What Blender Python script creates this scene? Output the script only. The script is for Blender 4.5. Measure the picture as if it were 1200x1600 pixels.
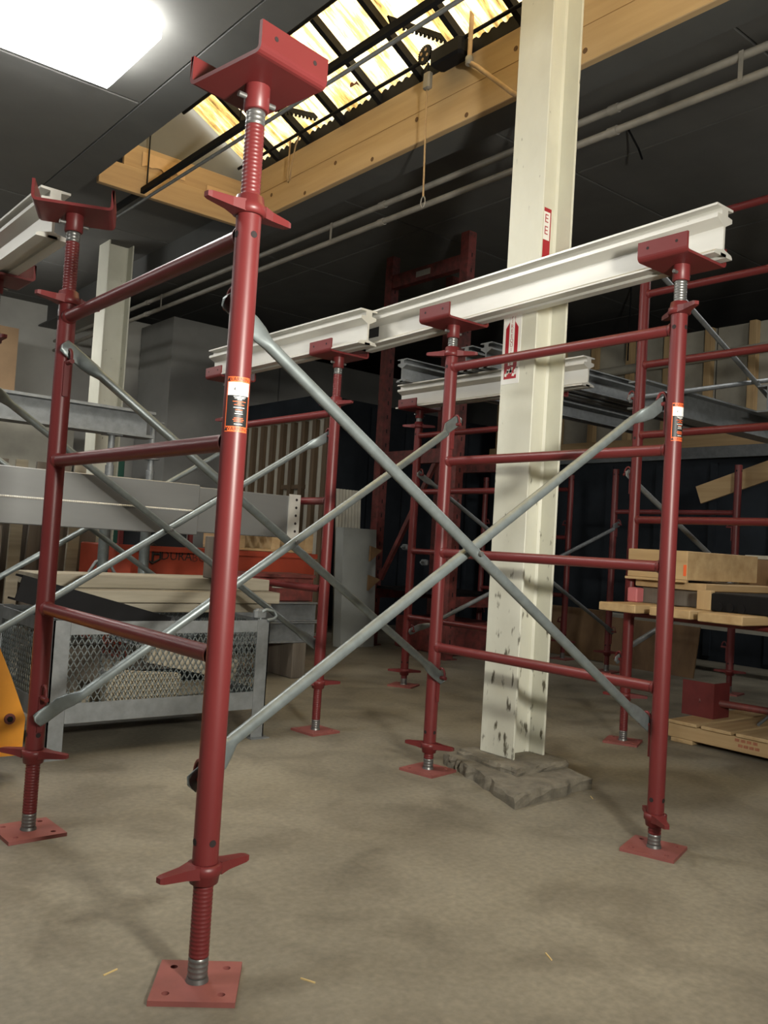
import bpy, math, random
from mathutils import Vector, Matrix
random.seed(7)
PI = math.pi
scene = bpy.context.scene
COL = scene.collection
for o in list(bpy.data.objects):
    bpy.data.objects.remove(o)

# ------------------------------------------------------------------ camera
cam_d = bpy.data.cameras.new('camera')
cam = bpy.data.objects.new('camera', cam_d); COL.objects.link(cam)
cam_d.sensor_fit = 'VERTICAL'; cam_d.sensor_height = 36.0
cam_d.lens = 1374.52 / 1600 * 36.0
cam_d.clip_start = 0.02; cam_d.clip_end = 200
Rv = Vector((0.77145697, -0.63337211, 0.06077756))
Uv = Vector((-0.07216906, 0.00780253, 0.99736189))
Fv = Vector((0.63217543, 0.77380805, 0.03969055))
cam.matrix_world = Matrix(((Rv.x, Uv.x, -Fv.x, -2.8597), (Rv.y, Uv.y, -Fv.y, -1.8398), (Rv.z, Uv.z, -Fv.z, 1.0376), (0, 0, 0, 1)))
scene.camera = cam
# ------------------------------------------------------------------ world (overcast evening sky above the skylight)
w = bpy.data.worlds.new('sky'); scene.world = w; w.use_nodes = True
w.node_tree.nodes['Background'].inputs[0].default_value = (1.0, 0.94, 0.80, 1)
w.node_tree.nodes['Background'].inputs[1].default_value = 11.0
scene.view_settings.view_transform = 'Standard'
scene.view_settings.look = 'None'
scene.view_settings.exposure = 0.12
scene.view_settings.gamma = 1.0
scene.view_settings.use_curve_mapping = False
LAMP_POWER = 30.0        # emission strength of the ceiling lamps
WORK_POWER = 125.0       # watts of the work light beside the photographer

# ------------------------------------------------------------------ helpers
def tag(o, label=None, cat=None, group=None, kind=None):
    if label: o['label'] = label
    if cat: o['category'] = cat
    if group: o['group'] = group
    if kind: o['kind'] = kind
    return o

def chain(o):
    m = Matrix.Identity(4)
    while o is not None:
        m = o.matrix_basis @ m
        o = o.parent
    return m

def empty(name, loc, label=None, cat=None, group=None, kind=None, rz=0.0):
    o = bpy.data.objects.new(name, None); COL.objects.link(o)
    o.empty_display_size = 0.05
    o.location = loc; o.rotation_euler = (0, 0, rz)
    o.matrix_basis = Matrix.Translation(Vector(loc)) @ Matrix.Rotation(rz, 4, 'Z')
    return tag(o, label, cat, group, kind)

def perp(d):
    d = d.normalized()
    a = Vector((0, 0, 1)) if abs(d.z) < 0.9 else Vector((1, 0, 0))
    u = d.cross(a).normalized()
    return u, d.cross(u).normalized()

class MB:
    def __init__(s): s.v = []; s.f = []; s.sm = []
    def add(s, vs, fs, smooth=False):
        b = len(s.v); s.v += [Vector(p) for p in vs]
        for f in fs: s.f.append([b + i for i in f]); s.sm.append(smooth)
        return s
    def box(s, x0, x1, y0, y1, z0, z1):
        vs = [(x, y, z) for z in (z0, z1) for y in (y0, y1) for x in (x0, x1)]
        return s.add(vs, [(0, 2, 3, 1), (4, 5, 7, 6), (0, 1, 5, 4), (2, 6, 7, 3), (0, 4, 6, 2), (1, 3, 7, 5)])
    def obox(s, c, ax, ay, az):
        c = Vector(c); ax = Vector(ax); ay = Vector(ay); az = Vector(az)
        vs = [c + i * ax + j * ay + k * az for k in (-1, 1) for j in (-1, 1) for i in (-1, 1)]
        return s.add(vs, [(0, 2, 3, 1), (4, 5, 7, 6), (0, 1, 5, 4), (2, 6, 7, 3), (0, 4, 6, 2), (1, 3, 7, 5)])
    def bbox(s, x0, x1, y0, y1, z0, z1, b=0.004):
        # box with chamfered vertical and top/bottom edges
        def ring(i, z): return [(x0+i+b, y0+i, z), (x1-i-b, y0+i, z), (x1-i, y0+i+b, z), (x1-i, y1-i-b, z), (x1-i-b, y1-i, z), (x0+i+b, y1-i, z), (x0+i, y1-i-b, z), (x0+i, y0+i+b, z)]
        return s.loft([ring(b, z0), ring(0, z0+b), ring(0, z1-b), ring(b, z1)], smooth=False)
    def loft(s, rings, smooth=True, caps=True, closed=True):
        n = len(rings[0]); vs = [p for r in rings for p in r]; fs = []
        for k in range(len(rings) - 1):
            for i in range(n if closed else n - 1):
                j = (i + 1) % n
                fs.append((k*n+i, k*n+j, (k+1)*n+j, (k+1)*n+i))
        s.add(vs, fs, smooth)
        if caps:
            s.add(rings[0], [tuple(range(n))[::-1]]); s.add(rings[-1], [tuple(range(n))])
        return s
    def tube(s, p0, p1, r, n=16, r1=None, caps=True):
        p0 = Vector(p0); p1 = Vector(p1); r1 = r if r1 is None else r1
        u, v = perp(p1 - p0)
        R = lambda p, q: [p + q * (math.cos(2*PI*i/n) * u - math.sin(2*PI*i/n) * v) for i in range(n)]
        rr = [R(p0, r)[::-1], R(p1, r1)[::-1]]
        return s.loft(rr, True, caps)
    def path(s, pts, r, n=8):
        pts = [Vector(p) for p in pts]; rings = []
        u0 = None
        for i, p in enumerate(pts):
            d = (pts[min(i+1, len(pts)-1)] - pts[max(i-1, 0)]).normalized()
            if u0 is None: u0, v = perp(d)
            u0 = (u0 - d * u0.dot(d)).normalized(); v = d.cross(u0)
            rings.append([p + r * (math.cos(2*PI*k/n) * u0 + math.sin(2*PI*k/n) * v) for k in range(n)])
        return s.loft(rings, True)
    def lathe(s, c, prof, n=24, caps=True):
        c = Vector(c)
        rings = [[c + Vector((r*math.cos(2*PI*i/n), r*math.sin(2*PI*i/n), z)) for i in range(n)] for r, z in prof]
        return s.loft(rings, True, caps)
    def prism(s, prof, fn, a, b):
        # prof: 2-D polygon (ccw); fn(u, v, t) -> 3-D point
        r0 = [Vector(fn(u, v, a)) for u, v in prof]; r1 = [Vector(fn(u, v, b)) for u, v in prof]
        n = len(prof)
        s.add(r0 + r1, [(i, (i+1) % n, n+(i+1) % n, n+i) for i in range(n)])
        s.add(r0, [tuple(range(n))[::-1]]); s.add(r1, [tuple(range(n))])
        return s
    def build(s, name, mat, parent=None, world=True, label=None, kind=None, cat=None, group=None):
        vs = s.v
        if parent is not None and world:
            inv = chain(parent).inverted(); vs = [inv @ p for p in vs]
        me = bpy.data.meshes.new(name)
        me.from_pydata([tuple(p) for p in vs], [], s.f)
        me.polygons.foreach_set('use_smooth', s.sm)
        me.update()
        import bmesh
        bm = bmesh.new(); bm.from_mesh(me); bmesh.ops.recalc_face_normals(bm, faces=bm.faces); bm.to_mesh(me); bm.free()
        if mat is not None: me.materials.append(mat)
        o = bpy.data.objects.new(name, me); COL.objects.link(o)
        if parent is not None: o.parent = parent
        return tag(o, label, cat, group, kind)

def copy_tree(o, parent=None):
    c = o.copy(); COL.objects.link(c); c.parent = parent
    for ch in list(o.children): copy_tree(ch, c)
    return c

# ------------------------------------------------------------------ materials
def lin(c):
    return tuple(((x/255)/12.92 if x/255 <= 0.04045 else ((x/255+0.055)/1.055)**2.4) for x in c)
def M(name, c, rough=0.5, metal=0.0, var=0.12, scale=12.0, stretch=(1, 1, 1), bump=0.0, c2=None, thr=None, detail=5, spec=0.5, bscale=None):
    """c, c2 in linear rgb; noise mixes c with c2 (default: darker c)."""
    m = bpy.data.materials.new(name); m.use_nodes = True
    nt = m.node_tree; N = nt.nodes; L = nt.links
    b = N['Principled BSDF']
    b.inputs['Roughness'].default_value = rough; b.inputs['Metallic'].default_value = metal
    b.inputs['Specular IOR Level'].default_value = spec
    tc = N.new('ShaderNodeTexCoord'); mp = N.new('ShaderNodeMapping'); mp.inputs['Scale'].default_value = stretch
    L.new(tc.outputs['Object'], mp.inputs[0])
    oi = N.new('ShaderNodeObjectInfo')
    add = N.new('ShaderNodeVectorMath'); add.operation = 'ADD'
    mul = N.new('ShaderNodeMath'); mul.operation = 'MULTIPLY'; mul.inputs[1].default_value = 37.0
    L.new(oi.outputs['Random'], mul.inputs[0]); L.new(mp.outputs[0], add.inputs[0]); L.new(mul.outputs[0], add.inputs[1])
    nz = N.new('ShaderNodeTexNoise'); nz.inputs['Scale'].default_value = scale; nz.inputs['Detail'].default_value = detail; nz.inputs['Roughness'].default_value = 0.6
    L.new(add.outputs[0], nz.inputs['Vector'])
    cr = N.new('ShaderNodeValToRGB')
    lo, hi = thr if thr else (0.3, 0.7)
    cr.color_ramp.elements[0].position = lo; cr.color_ramp.elements[1].position = hi
    c2 = c2 or tuple(x * (1 - 2*var) for x in c)
    cr.color_ramp.elements[0].color = (*c2, 1); cr.color_ramp.elements[1].color = (*c, 1)
    L.new(nz.outputs['Fac'], cr.inputs[0]); L.new(cr.outputs[0], b.inputs['Base Color'])
    if bump:
        bp = N.new('ShaderNodeBump'); bp.inputs['Strength'].default_value = bump; bp.inputs['Distance'].default_value = 0.01
        if bscale:
            nb = N.new('ShaderNodeTexNoise'); nb.inputs['Scale'].default_value = bscale; L.new(add.outputs[0], nb.inputs['Vector']); L.new(nb.outputs['Fac'], bp.inputs['Height'])
        else: L.new(nz.outputs['Fac'], bp.inputs['Height'])
        L.new(bp.outputs[0], b.inputs['Normal'])
    return m

def emis(name, c, s):
    m = bpy.data.materials.new(name); m.use_nodes = True
    N = m.node_tree.nodes; b = N['Principled BSDF']
    b.inputs['Base Color'].default_value = (*c, 1); b.inputs['Emission Color'].default_value = (*c, 1); b.inputs['Emission Strength'].default_value = s
    return m

RED = M('red_paint', (0.128, 0.0195, 0.0195), 0.40, 0, 0.06, 7, spec=0.35)
RED_D = M('dark_red_paint', (0.16, 0.028, 0.028), 0.45, 0, 0.15, 9)
RUST = M('rusty_rack_red', (0.21, 0.042, 0.036), 0.6, 0, 0.2, 14, c2=(0.06, 0.02, 0.016))
DULL_RED = M('dusty_red_plate', (0.24, 0.072, 0.062), 0.6, 0, 0.12, 10)
GALV = M('galvanised_tube', (0.20, 0.228, 0.228), 0.42, 0.55, 0.12, 30, bump=0.02)
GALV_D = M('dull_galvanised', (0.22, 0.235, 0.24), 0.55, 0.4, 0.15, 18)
THREAD = M('bare_thread_steel', (0.20, 0.20, 0.19), 0.4, 0.7, 0.1, 40)
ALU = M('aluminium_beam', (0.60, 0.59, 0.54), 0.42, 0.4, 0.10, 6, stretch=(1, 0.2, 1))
ALU_X = M('aluminium_girder', (0.165, 0.168, 0.165), 0.45, 0.45, 0.08, 6, stretch=(0.2, 1, 1))
STEELBLK = M('black_steel', (0.008, 0.008, 0.009), 0.75, 0.0, 0.2, 10, spec=0.2)
HOLE = M('dark_hole', (0.012, 0.006, 0.006), 0.8, 0, 0.0, 5)
COLUMN = M('dirty_white_paint', (0.60, 0.60, 0.51), 0.55, 0, 0.1, 3.0, stretch=(1, 1, 0.6), c2=(0.50, 0.495, 0.41), bump=0.05, bscale=60)
CONC_PAD = M('crumbling_concrete', (0.19, 0.17, 0.13), 0.9, 0, 0.25, 14, bump=0.9, c2=(0.09, 0.08, 0.06))
def wood(name, c, c2, axis, rough=0.7):
    st = [14, 14, 14]; st[axis] = 0.9
    return M(name, c, rough, 0, 0.2, 1.0, stretch=tuple(st), c2=c2, detail=8, bump=0.12)
WOODc = (0.50, 0.36, 0.19); WOODd = (0.36, 0.235, 0.11)
WX = wood('pale_wood_along_x', WOODc, WOODd, 0); WY = wood('pale_wood_along_y', WOODc, WOODd, 1); WZ = wood('pale_wood_upright', WOODc, WOODd, 2)
GREYWX = wood('weathered_wood', (0.36, 0.325, 0.25), (0.2, 0.175, 0.125), 0)
OLDZ = wood('old_grey_lumber', (0.17, 0.145, 0.115), (0.08, 0.065, 0.05), 2)
GLU = wood('glulam_timber', (0.46, 0.33, 0.175), (0.38, 0.26, 0.13), 1)
GLUX = wood('glulam_timber_across', (0.38, 0.26, 0.13), (0.28, 0.18, 0.09), 0)
PLY = M('plywood_face', (0.24, 0.145, 0.066), 0.7, 0, 0.25, 5, stretch=(1, 1, 0.35), c2=(0.12, 0.066, 0.03))
CEIL = M('dark_grey_ceiling', (0.115, 0.115, 0.108), 0.85, 0, 0.12, 1.5)
CEILB = M('painted_ceiling_beam', (0.085, 0.087, 0.084), 0.7, 0, 0.1, 3)
PIPE = M('dusty_pipe', (0.25, 0.235, 0.20), 0.55, 0.2, 0.15, 8)
WALL = M('dull_white_wall', (0.42, 0.415, 0.38), 0.8, 0, 0.12, 1.2)
WALLD = M('grey_wall', (0.26, 0.26, 0.245), 0.85, 0, 0.15, 1.0)
NAVY = M('navy_black_steel', (0.026, 0.032, 0.040), 0.7, 0.0, 0.2, 3, spec=0.2)
SHEET = M('dirty_white_sheet', (0.42, 0.40, 0.33), 0.7, 0, 0.15, 2.5)
GREYCH = M('grey_primer', (0.27, 0.285, 0.27), 0.6, 0.1, 0.08, 4)
YEL = M('yellow_orange_paint', (0.62, 0.25, 0.015), 0.4, 0, 0.1, 8)
WHITE = M('white_print', (0.75, 0.75, 0.72), 0.5, 0, 0.02, 5)
ORANGE = M('orange_print', (0.80, 0.135, 0.035), 0.5, 0, 0.02, 5)
BLACK = M('black_print', (0.012, 0.012, 0.012), 0.5, 0, 0.02, 5)
SIGNRED = M('sign_red', (0.36, 0.015, 0.025), 0.45, 0, 0.05, 5)
PLASTIC = M('crumpled_film', (0.26, 0.23, 0.18), 0.3, 0, 0.2, 12, bump=0.3)
GREEN = M('green_panel', (0.02, 0.09, 0.06), 0.6, 0, 0.1, 4)
TEAL = M('teal_grey_fascia', (0.09, 0.13, 0.13), 0.6, 0, 0.1, 4)
BOXRED = M('orange_red_box', (0.33, 0.045, 0.018), 0.55, 0, 0.12, 5)
PINK = M('pink_paint', (0.55, 0.16, 0.17), 0.6, 0, 0.08, 8)
STRAW = M('straw', (0.6, 0.45, 0.2), 0.7, 0, 0.1, 8)
KNOT = M('wood_knot', (0.12, 0.06, 0.022), 0.8, 0, 0.2, 30)

def floor_mat():
    m = M('stained_concrete', (0.23, 0.208, 0.158), 0.62, 0, 0.1, 1.1, c2=(0.155, 0.14, 0.107), thr=(0.35, 0.65), detail=10, spec=0.35)
    nt = m.node_tree; N = nt.nodes; L = nt.links; b = N['Principled BSDF']
    tc = [n for n in N if n.type == 'TEX_COORD'][0]; cr = [n for n in N if n.type == 'VALTORGB'][0]
    n2 = N.new('ShaderNodeTexNoise'); n2.inputs['Scale'].default_value = 45; n2.inputs['Detail'].default_value = 4
    L.new(tc.outputs['Object'], n2.inputs['Vector'])
    r2 = N.new('ShaderNodeValToRGB'); r2.color_ramp.elements[0].position = 0.3; r2.color_ramp.elements[1].position = 0.75
    r2.color_ramp.elements[0].color = (0.85, 0.85, 0.85, 1); r2.color_ramp.elements[1].color = (1.15, 1.15, 1.15, 1)
    L.new(n2.outputs['Fac'], r2.inputs[0])
    mx = N.new('ShaderNodeMix'); mx.data_type = 'RGBA'; mx.blend_type = 'MULTIPLY'; mx.inputs['Factor'].default_value = 1
    L.new(cr.outputs[0], mx.inputs['A']); L.new(r2.outputs[0], mx.inputs['B'])
    # dark stains
    n3 = N.new('ShaderNodeTexNoise'); n3.inputs['Scale'].default_value = 2.7; n3.inputs['Detail'].default_value = 9; n3.inputs['Distortion'].default_value = 0.7
    L.new(tc.outputs['Object'], n3.inputs['Vector'])
    r3 = N.new('ShaderNodeValToRGB'); r3.color_ramp.elements[0].position = 0.33; r3.color_ramp.elements[1].position = 0.52
    r3.color_ramp.elements[0].color = (0.72, 0.71, 0.70, 1); r3.color_ramp.elements[1].color = (1, 1, 1, 1)
    L.new(n3.outputs['Fac'], r3.inputs[0])
    m2 = N.new('ShaderNodeMix'); m2.data_type = 'RGBA'; m2.blend_type = 'MULTIPLY'; m2.inputs['Factor'].default_value = 1
    L.new(mx.outputs['Result'], m2.inputs['A']); L.new(r3.outputs[0], m2.inputs['B']); L.new(m2.outputs['Result'], b.inputs['Base Color'])
    bp = N.new('ShaderNodeBump'); bp.inputs['Strength'].default_value = 0.15; bp.inputs['Distance'].default_value = 0.004
    L.new(n2.outputs['Fac'], bp.inputs['Height']); L.new(bp.outputs[0], b.inputs['Normal'])
    return m
FLOOR = floor_mat()

def column_mat():
    m = COLUMN; nt = m.node_tree; N = nt.nodes; L = nt.links; b = N['Principled BSDF']
    tc = [n for n in N if n.type == 'TEX_COORD'][0]; cr = [n for n in N if n.type == 'VALTORGB'][0]
    mp = N.new('ShaderNodeMapping'); mp.inputs['Scale'].default_value = (30, 30, 11); L.new(tc.outputs['Object'], mp.inputs[0])
    n2 = N.new('ShaderNodeTexNoise'); n2.inputs['Scale'].default_value = 1; n2.inputs['Detail'].default_value = 5
    L.new(mp.outputs[0], n2.inputs['Vector'])
    sep = N.new('ShaderNodeSeparateXYZ'); L.new(tc.outputs['Object'], sep.inputs[0])
    # scuffs get denser near the floor (a wear pattern of its own)
    mr = N.new('ShaderNodeMapRange'); mr.inputs[1].default_value = 0; mr.inputs[2].default_value = 1.6; mr.inputs[3].default_value = 0.07; mr.inputs[4].default_value = -0.06
    L.new(sep.outputs['Z'], mr.inputs[0])
    sub = N.new('ShaderNodeMath'); sub.operation = 'SUBTRACT'; L.new(n2.outputs['Fac'], sub.inputs[0]); L.new(mr.outputs[0], sub.inputs[1])
    r2 = N.new('ShaderNodeValToRGB'); r2.color_ramp.elements[0].position = 0.28; r2.color_ramp.elements[1].position = 0.36
    r2.color_ramp.elements[0].color = (0.16, 0.145, 0.115, 1); r2.color_ramp.elements[1].color = (1, 1, 1, 1)
    L.new(sub.outputs[0], r2.inputs[0])
    mx = N.new('ShaderNodeMix'); mx.data_type = 'RGBA'; mx.blend_type = 'MULTIPLY'; mx.inputs['Factor'].default_value = 1
    L.new(cr.outputs[0], mx.inputs['A']); L.new(r2.outputs[0], mx.inputs['B']); L.new(mx.outputs['Result'], b.inputs['Base Color'])
column_mat()

def glazing_mat():
    m = bpy.data.materials.new('stained_fibreglass'); m.use_nodes = True
    nt = m.node_tree; N = nt.nodes; L = nt.links
    N.remove(N['Principled BSDF']); out = [n for n in N if n.type == 'OUTPUT_MATERIAL'][0]
    tc = N.new('ShaderNodeTexCoord'); mp = N.new('ShaderNodeMapping'); mp.inputs['Scale'].default_value = (1.2, 9, 1.2)
    L.new(tc.outputs['Object'], mp.inputs[0])
    oi = N.new('ShaderNodeObjectInfo'); mul = N.new('ShaderNodeMath'); mul.operation = 'MULTIPLY'; mul.inputs[1].default_value = 23
    L.new(oi.outputs['Random'], mul.inputs[0])
    add = N.new('ShaderNodeVectorMath'); add.operation = 'ADD'; L.new(mp.outputs[0], add.inputs[0]); L.new(mul.outputs[0], add.inputs[1])
    nz = N.new('ShaderNodeTexNoise'); nz.inputs['Scale'].default_value = 1.6; nz.inputs['Detail'].default_value = 6; nz.inputs['Roughness'].default_value = 0.7
    L.new(add.outputs[0], nz.inputs['Vector'])
    cr = N.new('ShaderNodeValToRGB'); e = cr.color_ramp.elements
    e[0].position = 0.30; e[0].color = (0.035, 0.02, 0.006, 1); e[1].position = 0.62; e[1].color = (0.88, 0.80, 0.56, 1)
    x = e.new(0.45); x.color = (0.48, 0.31, 0.11, 1)
    L.new(nz.outputs['Fac'], cr.inputs[0])
    tr = N.new('ShaderNodeBsdfTranslucent'); df = N.new('ShaderNodeBsdfDiffuse'); ms = N.new('ShaderNodeMixShader'); ms.inputs[0].default_value = 0.25
    L.new(cr.outputs[0], tr.inputs[0]); L.new(cr.outputs[0], df.inputs[0]); L.new(tr.outputs[0], ms.inputs[1]); L.new(df.outputs[0], ms.inputs[2])
    L.new(ms.outputs[0], out.inputs[0])
    return m
GLAZE = glazing_mat()

# ------------------------------------------------------------------ the room
S = 'structure'
MB().box(-7, 9, -7, 13, -0.2, 0).build('floor', FLOOR, kind=S, label='stained grey brown concrete floor')
MB().box(-7.2, -7, -7, 13, 0, 5.4).build('wall_left', WALLD, kind=S)
MB().box(9, 9.2, -7, 13, 0, 5.4).build('wall_right', WALLD, kind=S)
MB().box(-7, 9, -7.2, -7, 0, 5.4).build('wall_front', WALLD, kind=S)
MB().box(-7, 9, 13, 13.2, 0, 5.4).build('wall_back', WALLD, kind=S)
# roof slab pieces around the skylight opening (X -0.69..0.72, Y -2.2..4.53)
def ceiling_field(name, x0, x1, y0, y1, z, nx, ny):
    c = MB().box(x0, x1, y0, y1, z + 0.02, z + 0.25).build(name, CEIL, kind=S)
    dx = (x1-x0)/nx; dy = (y1-y0)/ny
    first = None
    for i in range(nx):
        for j in range(ny):
            if first is None:
                first = MB().bbox(-dx/2+.006, dx/2-.006, -dy/2+.006, dy/2-.006, 0, 0.02, 0.006).build('ceiling_panel', CEIL, c, world=False)
                p = first
            else:
                p = first.copy(); COL.objects.link(p); p.parent = c
            p.location = (x0+dx*(i+.5), y0+dy*(j+.5), z)
    return c
ceiling_field('ceiling', 1.0, 9.0, -7, 13, 4.35, 4, 10)
ceiling_field('ceiling', -7, -0.898, -7, 13, 3.505, 3, 10)
ceiling_field('ceiling', -0.94, 1.0, 4.75, 13, 3.95, 1, 5)
ceiling_field('ceiling', -0.94, 1.0, -7, -2.3, 3.95, 1, 3)
# steel beams along both sides of the opening
def ibeam_y(name, x0, x1, z0, z1, y0, y1, mat, label=None):
    e = empty(name, ((x0+x1)/2, y0, z0), label, None, None, S)
    MB().box(x0, x1, y0, y1, z0, z0+.018).build('bottom_flange', mat, e)
    MB().box((x0+x1)/2-.006, (x0+x1)/2+.006, y0, y1, z0+.018, z1-.018).build('web', mat, e)
    MB().box(x0, x1, y0, y1, z1-.018, z1).build('top_flange', mat, e)
    return e
ibeam_y('trim_1', -0.90, -0.69, 3.50, 4.06, -7, 13, CEILB)
ibeam_y('trim_2', 0.765, 0.985, 3.655, 4.36, -7, 13, CEILB)
# curb walls of the light well
MB().box(-0.80, -0.70, -2.2, 4.6, 4.06, 5.3).build('trim_3', CEIL, kind=S)
MB().box(0.80, 0.99, -2.2, 4.6, 4.06, 4.36).box(0.80, 1.0, -2.3, 4.75, 4.0, 4.10).build('trim_4', CEIL, kind=S)
MB().box(-0.9, 0.95, 4.62, 4.75, 3.95, 5.3).build('trim_5', CEIL, kind=S)
MB().box(-0.9, 0.95, -2.3, -2.2, 3.6, 5.3).build('trim_6', CEIL, kind=S)
# glulam fascia on the long side with knots
g = MB().bbox(0.715, 0.762, -2.2, 4.53, 3.645, 4.05, 0.004).build('trim_7', GLU, kind=S, label='pale glulam timber fascia along skylight opening')
for (y, z) in ((2.446, 3.807), (1.979, 3.674), (2.896, 3.653+.03), (3.334, 3.791), (4.201, 3.794), (3.714, 3.675), (1.097, 3.712), (0.2, 3.9), (1.6, 3.93)):
    MB().tube((0.7165, y, z), (0.7135, y, z), 0.016, 10).build('knot', KNOT, g)
for z in (3.85,):
    MB().box(0.7135, 0.716, -2.1, 4.5, z-.0015, z+.0015).build('lamination_joint', M('joint_line_%d' % int(z*100), (0.25, 0.14, 0.05), 0.8), g)
e = empty('trim_8', (0, 4.53, 3.6), 'pale timber end fascia with torn paper', None, None, S)
MB().bbox(-0.56, 0.71, 4.53, 4.575, 3.60, 3.79, 0.003).build('lower_board', GLUX, e)
MB().bbox(-0.36, 0.71, 4.58, 4.62, 3.785, 3.99, 0.003).build('upper_board', GLUX, e)
def torn(x0, x1, z0, z1, y, n, seed):
    r = random.Random(seed); pts = [(x0, z1)]
    for i in range(n + 1):
        pts.append((x0+(x1-x0)*i/n, z0 + r.uniform(-.03, .035)))
    pts.append((x1, z1)); pts = pts[::-1]
    return MB().prism(pts, lambda u, v, t: (u, t, v), y, y+.003)
torn(-0.22, 0.14, 3.85, 3.95, 4.572, 9, 3).build('torn_paper', M('torn_kraft_paper', (0.5, 0.33, 0.17), 0.8, 0, .1, 9), e)
torn(0.33, 0.64, 3.80, 3.86, 4.566, 8, 5).build('torn_paper', M('torn_kraft_paper_edge', (0.5, 0.33, 0.17), 0.8, 0, .1, 9), e)
# skylight: corrugated sheets on sloping bars
win = empty('window_1', (0, 1.1, 4.1), 'stained yellow corrugated skylight', None, None, S)
def gz(x): return 4.115 + 0.55 * (0.75 - x)
first = None
sp = 0.43
ys = [4.57 - sp*i for i in range(16)]
for i, y in enumerate(ys[:-1]):
    if first is None:
        b = MB(); n = 40; rows = []
        for x in (-0.78, -0.4, 0, 0.4, 0.82):
            rows.append([Vector((x, -sp/2 + sp*1.02*k/n, gz(x) + 0.012*math.sin(2*PI*k/n*6))) for k in range(n+1)])
        b.loft(rows, True, caps=False, closed=False)
        first = b.build('corrugated_sheet', GLAZE, win, world=False); s_ = first
    else:
        s_ = first.copy(); COL.objects.link(s_); s_.parent = win
    s_.location = (0, y - sp/2 - 1.1, -4.1)
for i, y in enumerate(ys):
    if i == 0: continue
    MB().obox((0.02, y, gz(0.02)-.05), (0.8, 0, -0.44), (0, 0.02, 0), (0, 0, 0.03)).build('glazing_bar', STEELBLK, win)
for x, r in ((0.62, .012), (0.1, .016), (-0.35, .016)):
    MB().tube((x, -2.2, gz(x)-.09), (x, 4.6, gz(x)-.09), r, 8).build('cross_rod', STEELBLK, win)
MB().box(0.715, 0.80, -2.2, 4.6, 4.05, 4.14).build('gutter_bar', STEELBLK, win)

# ------------------------------------------------------------------ ceiling lamps: one at the top left, the others added as fill
LENS = emis('lamp_lens', (1.0, 0.98, 0.94), LAMP_POWER)
def ceiling_lamp(x, y, z, sx, sy, label, ztop):
    e = empty('ceiling_lamp', (x, y, z), label, 'lamp', 'ceiling lamps')
    b = MB(); rings = []
    for f, zz in ((0.80, 0.0), (0.95, 0.012), (1.0, 0.04), (1.0, 0.09)):
        hx, hy = sx*f/2, sy*f/2
        rings.append([(x-hx, y-hy, z+zz), (x+hx, y-hy, z+zz), (x+hx, y+hy, z+zz), (x-hx, y+hy, z+zz)])
    b.loft(rings, False).build('lens', LENS, e)
    MB().bbox(x-sx*.32, x+sx*.32, y-sy*.32, y+sy*.32, z+.091, z+.144, .01).build('housing', CEILB, e)
    for s in ((-1, 1) if ztop > z+.16 else ()):
        MB().tube((x+s*sx*.25, y, z+.144), (x+s*sx*.25, y, ztop), .006, 6).build('hanger', STEELBLK, e)
    return e
ceiling_lamp(-1.66, 2.42, 3.36, 0.95, 0.62, 'glaring white ceiling lamp at the top left above the scaffold', 3.505)
ceiling_lamp(-1.75, -6.0, 3.36, 0.95, 0.62, 'added unseen ceiling lamp behind the photographer', 3.505)  # out-of-view lamp added to light the near floor
ceiling_lamp(-4.2, 1.0, 3.36, 0.95, 0.62, 'added unseen fill lamp on the near left side', 3.505)  # extra fixture outside the view, put in as fill from the left
ceiling_lamp(4.4, 0.2, 4.1, 0.95, 0.62, 'added unseen fill lamp on the near right side', 4.35)  # added off-frame fill for the right side and the stud wall
ceiling_lamp(-1.0, 7.6, 3.36, 0.95, 0.62, 'added unseen fill lamp far left behind the girder', 3.505)  # unseen lamp added to brighten the far wall
ceiling_lamp(-4.4, 6.2, 3.36, 0.95, 0.62, 'added unseen fill lamp on the far left side', 3.505)  # added outside the view to raise the ambient light at the back
# work light on a tripod beside the photographer
WLX, WLY, WLZ = -1.86, -2.45, 1.60
e = empty('work_light', (WLX, WLY, 0), 'tripod work light standing beside the photographer', 'lamp')
for k in range(3):
    a = k*2*PI/3 + .4
    MB().tube((WLX, WLY, 0.75), (WLX+.4*math.cos(a), WLY+.4*math.sin(a), 0.01), .012, 8).build('leg', STEELBLK, e)
MB().tube((WLX, WLY, 0.6), (WLX, WLY, WLZ-.12), .014, 10).build('pole', STEELBLK, e)
MB().bbox(WLX-.17, WLX+.17, WLY-.07, WLY+.01, WLZ-.12, WLZ+.12, .012).build('housing', YEL, e)
ld = bpy.data.lights.new('work_light_beam', 'AREA'); ld.shape = 'RECTANGLE'; ld.size = 0.28; ld.size_y = 0.18; ld.energy = WORK_POWER; ld.spread = math.radians(125); ld.color = (1, 0.96, 0.86)
lo = bpy.data.objects.new('work_light_beam', ld); COL.objects.link(lo); lo.parent = e
lo.matrix_basis = chain(e).inverted() @ (Matrix.Translation((WLX, WLY+.03, WLZ)) @ Matrix.Rotation(math.radians(-14), 4, 'Z') @ Matrix.Rotation(math.radians(102), 4, 'X'))

# ------------------------------------------------------------------ shoring frames
LEG_R = 0.0302
def lock_pin(mb, x, y, z, s):
    """stud with gravity lock bar and loop on the inner (s*Y) side of a leg"""
    mb.tube((x, y+s*.028, z), (x, y+s*.085, z), .0085, 8)
    mb.obox((x, y+s*.034, z-.055), (.009, 0, 0), (0, s*.005, 0), (0, 0, .06))
    pts = []
    for i in range(9):
        a = PI * i / 8
        pts.append((x, y+s*(.034+.022-.022*math.cos(a)), z+.008+.036*math.sin(a)))
    mb.path(pts, .0055, 6)

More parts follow.
